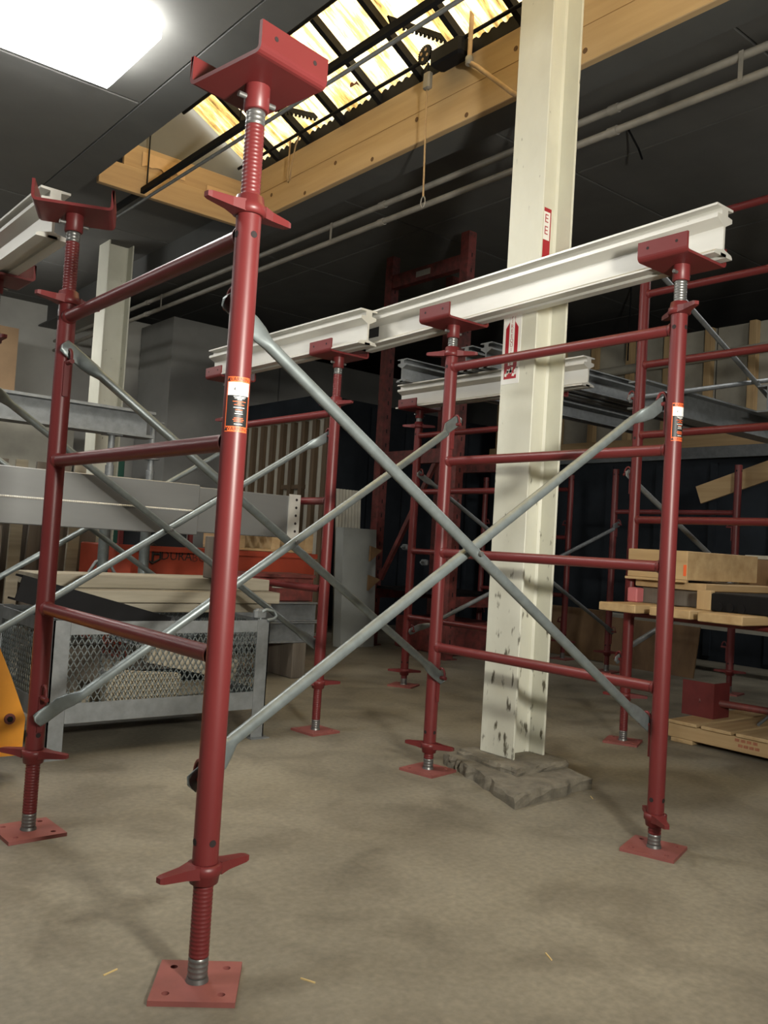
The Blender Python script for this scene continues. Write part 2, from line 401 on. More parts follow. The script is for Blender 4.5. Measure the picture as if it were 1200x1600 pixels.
def make_frame(x, ya, yb, zb, H, rungs, pins, label, group='red shoring frames', mat=None, rr=.0212, sides=1):
    mat = mat or RED
    e = empty('shoring_frame', (x, (ya+yb)/2, zb), label, 'scaffold frame', group)
    d = 1 if yb > ya else -1
    for y, s in ((ya, d), (yb, -d)):
        lg = MB().tube((x, y, zb), (x, y, zb+H), LEG_R, 24).build('leg', mat, e)
        for z in (zb+.05, zb+H-.05):
            MB().tube((x-.0300, y-.0, z), (x-.0306, y, z), .0085, 10).build('pin_hole', HOLE, lg)
            MB().tube((x, y-.0300, z), (x, y-.0306, z), .0085, 10).build('pin_hole', HOLE, lg)
        for z in pins:
            b = MB(); lock_pin(b, x, y, z, s*sides); b.build('brace_lock', mat, e)
    for z in rungs:
        b = MB().tube((x, ya+d*.024, z), (x, yb-d*.024, z), rr, 18)
        for y, s in ((ya, d), (yb, -d)):   # weld beads
            rings = []
            for q, r in ((.024, rr+.006), (.034, rr+.004), (.04, rr)):
                rings.append([Vector((x+r*math.cos(2*PI*i/18), y+s*q, z+r*math.sin(2*PI*i/18))) for i in range(18)])
            b.loft(rings, True, False)
        b.build('rung', mat, e)
    return e

def thread(mb, x, y, z0, z1, r=.0235, pitch=.0095):
    n = max(1, int((z1-z0)/pitch)); p = (z1-z0)/n; prof = []
    for i in range(n):
        prof += [(r-.0022, z0+p*i), (r, z0+p*(i+.3)), (r, z0+p*(i+.7))]
    prof.append((r-.0022, z1))
    mb.lathe((x, y, 0), prof, 20)

def wing_nut(mb, x, y, z, ang, up=True, L=.125, R=.041):
    """collar with two tapering handles; z is the level of the leg end it bears on"""
    s = 1 if up else -1
    prof = [(.034, z), (R, z+s*.002), (R, z+s*.022), (.036, z+s*.026), (.033, z+s*.045), (.030, z+s*.047)]
    mb.lathe((x, y, 0), prof if up else prof[::-1], 24)
    u = Vector((math.cos(ang), math.sin(ang), 0)); v = Vector((-u.y, u.x, 0)); zc = z+s*.014
    for k in (1, -1):
        rings = []
        for t, w_, h in ((.030, .026, .014), (.06, .017, .011), (L-.01, .011, .008), (L, .008, .006)):
            c = Vector((x, y, zc - .012*(t/L)*s*0)) + u*k*t
            rings.append([c+v*w_+Vector((0, 0, h)), c-v*w_+Vector((0, 0, h)), c-v*w_-Vector((0, 0, h)), c+v*w_-Vector((0, 0, h))])
        mb.loft(rings, False)

def holed_plate(mb, cx, cy, z0, z1, half, ang, hole_r=.009, off=.062):
    ca, sa = math.cos(ang), math.sin(ang)
    T = lambda px, py, z: (cx+px*ca-py*sa, cy+px*sa+py*ca, z)
    n = 16
    for qx in (-1, 1):
        for qy in (-1, 1):
            hx, hy = qx*off, qy*off; mx, my = qx*half/2, qy*half/2; h = half/2
            outer = []; inner = []
            for i in range(n):
                a = 2*PI*i/n + PI/4
                c, s = math.cos(a), math.sin(a); k = h/max(abs(c), abs(s))
                outer.append((mx+c*k, my+s*k)); inner.append((hx+hole_r*math.cos(a), hy+hole_r*math.sin(a)))
            for z in (z0, z1):
                vs = [T(*p, z) for p in outer]+[T(*p, z) for p in inner]
                mb.add(vs, [(i, (i+1) % n, n+(i+1) % n, n+i) for i in range(n)])
            vs = [T(*p, z0) for p in inner]+[T(*p, z1) for p in inner]
            mb.add(vs, [(i, (i+1) % n, n+(i+1) % n, n+i) for i in range(n)], True)
    c = [(-half, -half), (half, -half), (half, half), (-half, half)]
    vs = [T(*p, z0) for p in c]+[T(*p, z1) for p in c]
    mb.add(vs, [(i, (i+1) % 4, 4+(i+1) % 4, 4+i) for i in range(4)])

def base_jack(x, y, ztop, plate_ang, nut_ang, label, half=.096, bare=.045):
    e = empty('base_jack', (x, y, 0), label, 'screw jack', 'screw base jacks')
    b = MB(); holed_plate(b, x, y, 0.0, .012, half, plate_ang); b.build('base_plate', DULL_RED, e)
    b = MB(); bz = min(bare, (ztop-.06)*.5); b.lathe((x, y, 0), [(.027, .0122), (.0245, .022)], 20); thread(b, x, y, .022, .022+bz); b.build('bare_thread', THREAD, e)
    b = MB(); thread(b, x, y, .022+bz, ztop-.012); b.build('screw', RED, e)
    b = MB(); wing_nut(b, x, y, ztop-.0008, nut_ang, up=False); b.build('wing_nut', DULL_RED if False else RED, e)
    return e

def head_jack(x, y, zleg, zhead, ang, nut_ang, label, span=.265, width=.205, flange=.072, bare=True):
    """screw jack in the top of a leg carrying a U-head; span = distance between flanges (along ang)"""
    e = empty('head_jack', (x, y, zleg), label, 'screw jack', 'screw head jacks')
    b = MB(); wing_nut(b, x, y, zleg+.0008, nut_ang, up=True); b.build('wing_nut', RED, e)
    zs = zhead - .06
    zt0 = zleg+.046
    if zs - zt0 > .12:
        b = MB(); thread(b, x, y, zt0, zs-.035); b.build('screw', RED, e)
        b = MB(); thread(b, x, y, zs-.035, zs); b.build('bare_thread', THREAD, e)
    else:
        b = MB(); thread(b, x, y, zt0, zs); b.build('bare_thread', THREAD, e)
    b = MB(); b.lathe((x, y, 0), [(.028, zs), (.031, zs+.003), (.031, zhead-.0005)], 20); sl = b.build('sleeve', RED, e)
    MB().tube((x-.05, y+.0, zs+.028), (x+.05, y, zs+.028), .007, 8).build('bolt', THREAD, sl)
    ca, sa = math.cos(ang), math.sin(ang); h = span/2; t = .010; r = .018
    prof = [(-h, flange), (-h, r)]
    for i in range(5):
        a = PI + (PI/2)*i/4; prof.append((-h+r+r*math.cos(a), r+r*math.sin(a)))
    for i in range(5):
        a = 1.5*PI + (PI/2)*i/4; prof.append((h-r+r*math.cos(a), r+r*math.sin(a)))
    prof += [(h, flange), (h-t, flange)]
    for i in range(5):
        a = -(PI/2)*i/4; prof.append((h-r+(r-t)*math.cos(a), r+(r-t)*math.sin(a)))
    for i in range(5):
        a = 1.5*PI-(PI/2)*i/4; prof.append((-h+r+(r-t)*math.cos(a), r+(r-t)*math.sin(a)))
    prof.append((-h+t, flange))
    fn = lambda u, v, q: (x+u*ca-q*sa, y+u*sa+q*ca, zhead+v)
    b = MB(); n = len(prof)
    r0 = [fn(u, v, -width/2) for u, v in prof]; r1 = [fn(u, v, width/2) for u, v in prof]
    b.add(r0+r1, [(i, (i+1) % n, n+(i+1) % n, n+i) for i in range(n)])
    # end faces as strips (the U section is concave)
    def endf(rr):
        k = n//2
        return [(i, i+1, n-2-i, n-1-i) for i in range(k-1)]
    b.add(r0, endf(r0)); b.add(r1, endf(r1))
    u_ = b.build('u_head', RED, e)
    for su in (-1, 1):
        for q in (-.06, .06):
            MB().tube(fn(su*(h-.002), flange*.62, q), fn(su*(h+.0006), flange*.62, q), .006, 8).build('bolt_hole', HOLE, u_)
    return e

def brace_tube(p0, p1, r, yoff):
    """round tube whose last 13 cm are flattened in the plane normal to Y"""
    p0 = Vector(p0); p1 = Vector(p1); d = (p1-p0); Lg = d.length; d.normalize()
    nrm = Vector((0, 1, 0)); nrm = (nrm - d*nrm.dot(d)).normalized(); sd = d.cross(nrm)
    prof = [(-.028, .004, .010), (-.022, .024, .004), (0, .026, .004), (.07, .026, .004), (.10, .0245, .008), (.135, r, r)]
    prof = prof + [(Lg-a, b_, c) for a, b_, c in prof[::-1]]
    b = MB(); rings = []; n = 16
    for t, hw, ht in prof:
        c = p0 + d*t
        off = 0 if (t < .08 or t > Lg-.08) else yoff
        if .08 <= t < .12 or Lg-.12 < t <= Lg-.08: off = yoff*.5
        c = c + nrm*off
        ring = []
        for i in range(n):
            a = 2*PI*i/n; ca, sa = math.cos(a), math.sin(a)
            k = 1.0 if ht == r else 0.7
            ring.append(c + sd*hw*math.copysign(abs(ca)**k, ca) + nrm*ht*math.copysign(abs(sa)**k, sa))
        rings.append(ring)
    b.loft(rings, True)
    return b

def cross_brace(xa, xb, y, s, zaT, zaB, zbT, zbB, label, group='galvanised cross braces', r=.0165, mat=None):
    """pair of tubes between leg a and leg b, on the s*Y side"""
    mat = mat or GALV
    e = empty('cross_brace', ((xa+xb)/2, y+s*.05, min(zaB, zbB)), label, 'cross brace', group)
    t1 = brace_tube((xa, y+s*.047, zaT), (xb, y+s*.047, zbB), r, s*.014).build('brace_tube', mat, e)
    t2 = brace_tube((xa, y+s*.058, zaB), (xb, y+s*.058, zbT), r, s*.046).build('brace_tube', mat, e)
    # pivot bolt where the two tubes cross
    num = (zaT-zaB); t = num/((zaT-zaB)+(zbT-zbB)); px = xa+(xb-xa)*t; pz = zaT+(zbB-zaT)*t
    MB().tube((px, y+s*.035, pz), (px, y+s*.13, pz), .008, 8).build('pivot_bolt', THREAD, e)
    return e

W = 1.219; LX = 1.829
ZA, HA, ZB, HB = .2825, 1.524, .1348, 1.829
AR = (1.762, 1.264, .758); BR = (1.912, 1.461, 1.027, .583)
# tower 1: frames A (3 rungs) and B (4 rungs)
make_frame(-LX, 0, W, ZA, HA, AR, (1.60, .46), 'nearest red scaffold frame with three rungs, warning label on its front leg')
make_frame(0, 0, W, ZB, HB, BR, (1.635, .445), 'red scaffold frame with four rungs standing in front of the white column')
base_jack(-LX, 0, ZA, math.radians(-35), math.radians(8), 'red screw base jack with square plate under the nearest leg, foremost in view')
base_jack(-LX, W, ZA, math.radians(2), math.radians(-50), 'red screw base jack at the left edge of the photo below the wire basket')
base_jack(0, 0, ZB, math.radians(18), math.radians(52), 'red base plate and short jack in front right of the white column')
base_jack(0, W, ZB, math.radians(10), math.radians(-68), 'red base plate and short jack touching the concrete pad of the white column')
head_jack(-LX, 0, ZA+HA, 2.122, math.radians(99), math.radians(8), 'large red U-head on a long screw at the top of the nearest leg')
head_jack(-LX, W, ZA+HA, 2.122, math.radians(-24), math.radians(16), 'empty red U-head on a long screw at the upper left')
head_jack(0, 0, ZB+HB, 2.150, 0, math.radians(60), 'red U-head under the right end of the long aluminium beam')
head_jack(0, W, ZB+HB, 2.115, 0, math.radians(-58), 'red U-head under the middle of the long aluminium beam, left of the white column')
cross_brace(-LX, 0, 0, 1, 1.60, .46, 1.635, .445, 'large galvanised cross brace between the nearest leg and the right-hand leg')
cross_brace(-LX, 0, W, -1, 1.645, .40, 1.65, .445, 'galvanised cross brace on the rear legs of the nearest scaffold bay')
# tower 2 (rear-left): frame C and frame D off to the left
make_frame(0, 2.143, 3.362, .285, HA, (1.771, 1.275, .782), (1.64, .47), 'red scaffold frame with three rungs just right of the wire basket')
make_frame(-LX, 2.143, 3.362, .285, HA, (1.771, 1.275, .782), (1.64, .47), 'red scaffold frame beyond the left edge of the photo carrying a beam end')
for (x, y, l) in ((0, 2.143, 'red base jack with square plate beside the wire basket'), (0, 3.362, 'red base jack hidden behind the wire basket'), (-LX, 2.143, 'red base jack left of the wire basket outside the frame'), (-LX, 3.362, 'red base jack behind the wire basket far left')):
    base_jack(x, y, .285, math.radians(5), math.radians(-20), l)
for (x, y, l) in ((0, 2.143, 'red U-head under the right end of the far aluminium beam'), (0, 3.362, 'red U-head under the left end of the far aluminium beam'), (-LX, 2.143, 'red U-head under the beam end at the left edge'), (-LX, 3.362, 'red U-head under the rear of the left edge beam')):
    head_jack(x, y, .285+HA, 2.081, 0, math.radians(-80), l)
cross_brace(-LX, 0, 2.143, 1, 1.64, .47, 1.64, .47, 'galvanised cross brace above the wire basket, meeting the leg right of it')
cross_brace(-LX, 0, 3.362, -1, 1.64, .47, 1.64, .47, 'rearmost galvanised cross brace behind the wire basket')
# row behind the white column: frame E, stacked frames F
make_frame(1.55, 3.2, 1.98, .13, HB, (1.90, 1.47, 1.02, .52), (1.60, .42), 'red scaffold frame with four rungs partly behind the white column')
base_jack(1.55, 3.2, .16-.03, math.radians(30), math.radians(-40), 'far red base jack with rusty plate left of the white column')
base_jack(1.55, 1.98, .13, math.radians(30), math.radians(-40), 'red base jack hidden behind the white column')
head_jack(1.55, 3.2, .13+HB, 2.094, 0, math.radians(-50), 'small red U-head under the left end of the rear beam')
head_jack(1.55, 1.98, .13+HB, 2.094, 0, math.radians(-50), 'red U-head hidden behind the white column')
make_frame(1.5, 1.2, -.02, .285, HA, (1.778, 1.284, .745), (1.55, .47), 'lower red scaffold frame at the right edge carrying planks', sides=-1)
make_frame(1.5, 1.2, -.02, .285+HA+.0005, 1.20, (2.19, 2.61, 2.985), (2.9, 2.0), 'upper red scaffold frame stacked at the right edge above the planks frame', sides=-1)
make_frame(4.04, 1.2, -.02, .20, 2.75, (2.85, 2.3, 1.75, 1.2, .62), (2.6, 1.9, 1.38, .38), 'tall dark red scaffold frame beyond the right edge of the photo', mat=RED_D, sides=-1)
base_jack(4.04, 1.2, .20, .2, -1, 'far base jack beyond the right edge, rear one')
base_jack(4.04, -.02, .20, .2, -1, 'far base jack beyond the right edge, front one')
base_jack(1.5, 1.2, .285, math.radians(25), math.radians(-60), 'rusty red base plate on the floor right of the white column')
base_jack(1.5, -.02, .285, math.radians(25), math.radians(-60), 'red base jack beyond the right edge of the photo')
# far row: frame G and frame K with their braces
make_frame(4.04, 3.19, 1.97, .20, 1.70, (1.50, 1.02, .60), (1.38, .38), 'far dark red scaffold frame behind the plank pile', mat=RED_D)
make_frame(4.37, 5.2, 3.98, .20, 1.70, (1.75, 1.25, .65), (1.38, .38), 'far dark red scaffold frame right behind the white column', mat=RED_D)
for (x, y, l) in ((4.04, 3.19, 'far base jack behind the rusty base plate'), (4.04, 1.97, 'far base jack below the plank pile'), (4.37, 5.2, 'far base jack hidden behind the column'), (4.37, 3.98, 'far base jack seen right of the white column')):
    base_jack(x, y, .20, math.radians(10), math.radians(-60), l)
cross_brace(1.5, 4.04, 1.2, 1, 1.55, .47, 1.38, .38, 'dull galvanised cross brace behind the plank pile on the right', mat=GALV_D)
cross_brace(1.55, 4.04, 3.2, -1, 1.60, .42, 1.38, .38, 'dull galvanised cross brace seen right of the white column', mat=GALV_D)
cross_brace(1.5, 4.04, 1.2, 1, 2.9, 2.0, 2.6, 1.9, 'thin dark brace high on the right in front of the stud wall', mat=GALV_D)

# ------------------------------------------------------------------ aluminium beams
def alu_prof():
    # half section from top to bottom on +u side; mirrored
    h = [(.012, .175), (.012, .163), (.006, .155), (.006, .150), (.020, .150), (.020, .163)]
    right = [(.055, .175), (.055, .167), (.020, .165), (.020, .143), (.050, .140), (.050, .126), (.006, .104), (.005, .024), (.020, .020), (.052, .014), (.060, .006), (.060, .0), (.018, .0), (.018, .010), (.008, .010)]
    left = [(-u, v) for u, v in right[::-1]]
    return right + left
HS = .185/.175
def alu_beam(x, y0, y1, z0, label, z1=None):
    z1 = z0 if z1 is None else z1
    e = empty('aluminium_beam', (x, y0, z0), label, 'beam', 'aluminium joist beams')
    P = alu_prof(); n = len(P); b = MB()
    r0 = [Vector((x+u, y0, z0+v*HS)) for u, v in P]; r1 = [Vector((x+u, y1, z1+v*HS)) for u, v in P]
    b.add(r0+r1, [(i, (i+1) % n, n+(i+1) % n, n+i) for i in range(n)])
    k = n//2
    q = [(i, i+1, n-2-i, n-1-i) for i in range(k-1)]
    b.add(r0, q); b.add(r1, q)
    body = b.build('beam_section', ALU, e)
    for i in range(int((y1-y0)/.45)):
        yy = y0+.12+i*.45
        zz = z0+(z1-z0)*(yy-y0)/(y1-y0)+.138*HS
        MB().tube((x-.046, yy, zz), (x-.049, yy, zz), .005, 8).build('rivet', THREAD, e)
    return e
b1 = alu_beam(.045, -.14, 1.98, 2.166, 'long pale aluminium beam on red U-heads crossing in front of the white column', 2.105)
alu_beam(-.068, 1.80, 3.46, 2.093, 'pale aluminium beam behind the nearest leg, lapping the long beam at its right end')
MB().box(.0385, .0400, 1.845, 1.93, 2.165, 2.235).build('maker_label', BLACK, b1)
alu_beam(-LX, 1.44, 4.2, 2.093, 'beam end at the left edge behind the empty red U-head')
alu_beam(1.50, 1.58, 3.36, 2.106, 'aluminium beam behind the white column, lit at its left end')
# loose beams laid on the rear one (ends seen)
for k, (y, l) in enumerate(((3.24, 'aluminium beam laid crosswise on the rear beam, end seen left of the red leg'), (2.55, 'aluminium beam crosswise on the rear beam, first of the pair beside the column'), (2.36, 'aluminium beam crosswise on the rear beam, nearer the column of the pair'))):
    e = empty('aluminium_beam', (1.38, y, 2.293), l, 'beam', 'aluminium joist beams')
    P = alu_prof(); n = len(P); b = MB()
    r0 = [Vector((1.38, y+u, 2.293+v)) for u, v in P]; r1 = [Vector((4.4, y+u, 2.293+v)) for u, v in P]
    b.add(r0+r1, [(i, (i+1) % n, n+(i+1) % n, n+i) for i in range(n)]); kk = n//2
    q = [(i, i+1, n-2-i, n-1-i) for i in range(kk-1)]; b.add(r0, q); b.add(r1, q)
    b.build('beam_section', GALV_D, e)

# ------------------------------------------------------------------ warning stickers wrapped round legs
def text_verts(txt, size):
    cu = bpy.data.curves.new('tmp_text', 'FONT'); cu.body = txt; cu.size = size; cu.align_x = 'CENTER'; cu.align_y = 'CENTER'; cu.resolution_u = 2
    ob = bpy.data.objects.new('tmp_text', cu); COL.objects.link(ob)
    dg = bpy.context.evaluated_depsgraph_get(); me = bpy.data.meshes.new_from_object(ob.evaluated_get(dg))
    vs = [v.co.copy() for v in me.vertices]; fs = [tuple(p.vertices) for p in me.polygons]
    bpy.data.objects.remove(ob); bpy.data.curves.remove(cu); bpy.data.meshes.remove(me)
    return vs, fs
def sticker(cx, cy, z0, z1, a0, a1, R, label):
    e = empty('warning_label', (cx, cy, z0), label, 'label', 'orange warning labels')
    def patch(f0, f1, g0, g1, r, name, mat):
        n = 14; rows = []
        for z in (z0+(z1-z0)*g0, z0+(z1-z0)*g1):
            rows.append([Vector((cx+r*math.cos(a0+(a1-a0)*(f0+(f1-f0)*i/n)), cy+r*math.sin(a0+(a1-a0)*(f0+(f1-f0)*i/n)), z)) for i in range(n+1)])
        b = MB(); b.loft(rows, True, False, False)
        return b.build(name, mat, e)
    patch(0, 1, 0, 1, R+.0004, 'backing', ORANGE)
    patch(.05, .95, .10, .66, R+.0007, 'text_panel', BLACK)
    patch(.05, .95, .66, .90, R+.0007, 'picture_panel', WHITE)
    H = z1-z0; am = (a0+a1)/2
    def wrap(vs, fs, zc, ac, r, name, mat):
        b = MB(); b.add([(cx+r*math.cos(ac+p.x/R), cy+r*math.sin(ac+p.x/R), zc+p.y) for p in vs], fs)
        return b.build(name, mat, e)
    for g in (.95, .05):
        vs, fs = text_verts('WARNING', H*.095)
        wrap(vs, fs, z0+H*g, am+.08, R+.0009, 'warning_text', BLACK)
        t = H*.035
        wrap([Vector((-t, -t, 0)), Vector((t, -t, 0)), Vector((0, t, 0))], [(0, 1, 2)], z0+H*g, a0+.16, R+.0009, 'warning_triangle', BLACK)
    rnd = random.Random(2)
    for k, (g, wd, mt) in enumerate(((.635, .6, WHITE), (.61, .5, WHITE), (.585, .22, WHITE), (.55, .66, ORANGE), (.52, .2, ORANGE), (.49, .5, ORANGE), (.44, .55, WHITE), (.40, .35, ORANGE), (.37, .35, WHITE), (.33, .4, WHITE), (.25, .45, ORANGE), (.22, .55, ORANGE), (.19, .45, ORANGE), (.14, .4, WHITE))):
        patch(.55-wd/2*.8, .55+wd/2*.8, g-.006, g+.006, R+.0009, 'print_line', mt)
    # falling figure
    fig = [[(-.3, .12), (-.05, -.02), (.05, -.12), (-.02, -.16), (-.14, -.02)], [(.02, -.14), (.34, -.10), (.36, -.06), (.05, -.08)], [(-.12, .0), (-.04, .28), (0, .28), (-.04, 0)]]
    for pl in fig:
        s = H*.14
        wrap([Vector((u*s*1.6, v*s, 0)) for u, v in pl], [tuple(range(len(pl)))], z0+H*.77, am-.25, R+.0009, 'falling_figure', BLACK)
    return e
# angles: the camera sees the A-front leg from direction (-1.03,-1.84)
aA = math.atan2(-1.84, -1.03)
sticker(-LX, 0, 1.285, 1.415, aA-.85, aA+1.15, LEG_R, 'orange and black warning label on the nearest red leg')
aB = math.atan2(-1.84, -2.86)
sticker(0, 0, 1.49, 1.63, aB-.3, aB+1.6, LEG_R, 'orange and black warning label on the right-hand red leg')

# ------------------------------------------------------------------ white column, pad, signs
e = empty('steel_column', (.38, 1.04, .08), 'dirty white steel H-column rising from a concrete pad', 'column', 'white steel columns')
CX0, CX1, CY0, CY1 = .27, .495, .935, 1.15
def h_column(e, x0, x1, y0, y1, z0, z1, mat):
    MB().bbox(x0, x0+.014, y0, y1, z0, z1, .003).build('near_flange', mat, e)
    MB().bbox(x1-.014, x1, y0, y1, z0, z1, .003).build('far_flange', mat, e)
    ym = (y0+y1)/2
    prof = [(x0+.0145, ym-.018), (x0+.026, ym-.008), (x1-.026, ym-.008), (x1-.0145, ym-.018), (x1-.0145, ym+.018), (x1-.026, ym+.008), (x0+.026, ym+.008), (x0+.0145, ym+.018)]
    b = MB(); r0 = [(u, v, z0) for u, v in prof]; r1 = [(u, v, z1) for u, v in prof]; n = 8
    b.add(r0+r1, [(i, (i+1) % n, n+(i+1) % n, n+i) for i in range(n)]); b.build('web', mat, e)
h_column(e, CX0, CX1, CY0, CY1, .085, 4.15, COLUMN)
MB().tube((CX0-.0005, 1.02, .55), (CX0+.003, 1.02, .55), .011, 10).build('bolt_hole', HOLE, e)
def pad(poly, z0, z1, jit, seed, name, parent=None):
    r = random.Random(seed); pts = []
    for i in range(len(poly)):
        a = Vector(poly[i]); b = Vector(poly[(i+1) % len(poly)])
        for k in range(9):
            p = a.lerp(b, k/9); pts.append((p.x+r.uniform(-jit, jit), p.y+r.uniform(-jit, jit)))
    c = Vector((sum(p[0] for p in pts)/len(pts), sum(p[1] for p in pts)/len(pts)))
    rings = []
    for f, z, j in ((1.0, z0, 0), (1.0, z0+(z1-z0)*.45, .006), (.985, z1-.012, .006), (.955, z1, .002), (.5, z1, .0005), (.06, z1, .0)):
        rings.append([(c.x+(p[0]-c.x)*f+r.uniform(-j, j), c.y+(p[1]-c.y)*f+r.uniform(-j, j), z+r.uniform(-j, j)*.6) for p in pts])
    b = MB(); b.loft(rings, False, True)
    return b.build(name, CONC_PAD, parent)
padE = empty('concrete_pad', (.3, .95, 0), 'chipped stepped concrete pad under the white column', 'concrete pad')
pad([(-.085, .60), (.47, .645), (.66, 1.26), (.16, 1.30), (.115, 1.10)], 0.0, .055, .010, 4, 'lower_slab', padE)
pad([(.145, .80), (.54, .82), (.60, 1.22), (.20, 1.23)], .050, .085, .008, 9, 'upper_slab', padE)
# fire sign on the flange, facing -X
def sign_face(e, pts, x, th, mat, name):
    return MB().prism(pts, lambda u, v, t: (t, u, v), x-th, x).build(name, mat, e)
xs = CX0-.0005
fs_ = empty('fire_sign', (xs, 1.08, 1.86), 'red and white vertical fire equipment sign on the white column face under the beam', 'sign')
yc = 1.087
sign_face(fs_, [(yc+.058, 1.865), (yc-.058, 1.865), (yc-.058, 2.255), (yc+.058, 2.255)], xs, .002, WHITE, 'sign_board')
sign_face(fs_, [(yc+.040, 1.89), (yc-.040, 1.89), (yc-.040, 2.14), (yc-.018, 2.17), (yc-.018, 2.20), (yc+.018, 2.20), (yc+.018, 2.17), (yc+.040, 2.14)], xs-.002, .0006, SIGNRED, 'arrow_field')
sign_face(fs_, [(yc+.0165, 1.955), (yc-.0165, 1.955), (yc-.0165, 2.25), (yc+.0165, 2.25)], xs-.0026, .0004, WHITE, 'text_strip')
zt = 2.192
for ch in 'FIRE EQUIPMENT'[0:]:
    if ch == ' ': zt -= .003; continue
    vs, fcs = text_verts(ch, .027)
    b = MB(); b.add([(xs-.0032, yc - p.x, zt+p.y) for p in vs], fcs); b.build('letter', SIGNRED, fs_)
    zt -= .0225
rr = random.Random(11)
for k in range(16):
    y = yc+rr.uniform(-.05, .05); z = 1.925+rr.uniform(-.02, .02)
    sign_face(fs_, [(y+rr.uniform(.004, .011), z-.005), (y-.006, z-.007), (y-.009, z+.006), (y+.004, z+.009)], xs-.0028, .0004, WHITE, 'scratched_patch')
ws = empty('fire_sign', (.33, 1.03, 2.45), 'narrow red edged sign inside the column web above the beam', 'sign')
yw = 1.04-.0085
MB().box(.372, .440, yw-.003, yw, 2.38, 2.76).build('sign_board', SIGNRED, ws)
MB().box(.380, .432, yw-.0035, yw-.0031, 2.60, 2.74).build('text_field', WHITE, ws)
for i, ch in enumerate('FIRE'[::-1][:1] + 'E'):
    vs, fcs = text_verts(ch, .06)
    b = MB(); b.add([(.406+p.x, yw-.0039, 2.705-.06*i+p.y) for p in vs], fcs); b.build('letter', SIGNRED, ws)
# slotted strut and conduit behind the column
st = empty('slotted_strut', (.56, 1.28, 0.0), 'thin slotted metal strut standing behind the left edge of the white column', 'strut')
MB().box(.55, .575, 1.285, 1.31, 0, 3.3).build('channel', GALV, st)
for k in range(30):
    MB().box(.5493, .5500, 1.2925, 1.3025, .9+k*.06, .93+k*.06).build('slot', HOLE, st)
MB().box(.5475, .5493, 1.283, 1.315, 1.02, 1.12).build('yellow_tag', YEL, st)
# far white column
e2 = empty('steel_column', (.5, 7.0, 0), 'far white steel column at the left behind the upper scaffold rung', 'column', 'white steel columns')
h_column(e2, .40, .66, 6.75, 7.02, 0, 3.95, COLUMN)

# ------------------------------------------------------------------ ceiling services
for z, l in ((3.50, 'upper of two long ceiling pipes on the right'), (3.375, 'lower of two long ceiling pipes on the right')):
    e = empty('ceiling_pipe', (.99, -3, z), l, 'pipe', 'long ceiling pipes')
    MB().tube((.99, -6.9, z), (.99, 12.9, z), .021, 14).build('pipe', PIPE, e)
    for y in (-.9, 1.1, 3.1, 5.1, 7.1):
        MB().tube((.99, y-.03, z), (.99, y+.03, z), .026, 14).build('coupling', PIPE, e)
for y in (.355, 3.7, 6.7):
    l = {.355: 'perforated strap joining the two pipes at the right', 3.7: 'strap joining the two pipes behind the nearest leg', 6.7: 'strap joining the two pipes far left'}[y]
    MB().box(.965, .968, y-.012, y+.012, 3.365, 3.515).build('pipe_strap', PIPE, label=l, cat='strap', group='pipe straps')
tr = empty('hanging_track', (-.2, 4.5, 3.63), 'thin dark double track running under the skylight', 'rail')
MB().box(-.235, -.205, -2.2, 5.4, 3.61, 3.65).build('rail', STEELBLK, tr)
MB().tube((-.17, -2.2, 3.60), (-.17, 5.4, 3.60), .012, 8).build('rod', GALV_D, tr)
for y in (-1.2, 1.0, 3.1, 4.5):
    MB().tube((-.2, y, 3.65), (-.2, y, gz(-.2)-.08), .006, 6).build('hanger', STEELBLK, tr)
rp = empty('hanging_post', (.55, 2.85, 4.2), 'rusty red steel angle hanging below the skylight', 'steel angle')
MB().box(.585, .655, 2.96, 2.968, 4.19, 4.55).box(.585, .593, 2.968, 3.03, 4.19, 4.55).build('angle', RUST, rp)
vp = empty('vent_pipe', (.6, 1.86, 3.9), 'thin bent pipe crossing in front of the timber fascia', 'pipe')
MB().path([(.6, 1.86, 4.22), (.6, 1.86, 3.95), (.602, 1.852, 3.90), (.61, 1.80, 3.86), (.60, 1.50, 3.59), (.60, 1.3, 3.45)], .014, 10).build('pipe', GLUX, vp)
MB().lathe((.6, 1.86, 0), [(.02, 3.89), (.024, 3.90), (.024, 3.93), (.02, 3.94)], 12).build('coupling', PIPE, vp)
# skylight opener gear, hook rope
ge = empty('gear_winch', (.62, 2.25, 4.0), 'dark skylight winch with toothed gear and hanging chain hook', 'winch')
MB().bbox(.58, .70, 1.93, 2.20, 4.0, 4.11, .015).build('winch_body', STEELBLK, ge)
b = MB(); n = 48
rg = []
for xx in (.588, .603):
    rg.append([(xx, 2.26+(.062 if i % 2 else .052)*math.cos(2*PI*i/n), 4.11+(.062 if i % 2 else .052)*math.sin(2*PI*i/n)) for i in range(n)])
b.loft(rg, False).build('gear', STEELBLK, ge)
for a in (0, PI/2, PI, 1.5*PI):
    MB().tube((.5875, 2.26+.03*math.cos(a+.4), 4.11+.03*math.sin(a+.4)), (.5865, 2.26+.03*math.cos(a+.4), 4.11+.03*math.sin(a+.4)), .011, 8).build('gear_hole', GLUX, ge)
MB().bbox(.585, .625, 2.20, 2.26, 3.88, 3.99, .01).build('pulley_block', PIPE, ge)
MB().tube((.605, 2.235, 3.985), (.605, 2.235, 4.05), .008, 6).build('shackle', STEELBLK, ge)
MB().tube((.605, 2.235, 3.88), (.603, 2.205, 3.20), .006, 6).build('rope', GLUX, ge)
pts = [(.603, 2.205+.02*math.sin(2*PI*i/12), 3.165+.035*math.cos(2*PI*i/12)) for i in range(13)]
MB().path(pts, .004, 6).build('hook', PIPE, ge)
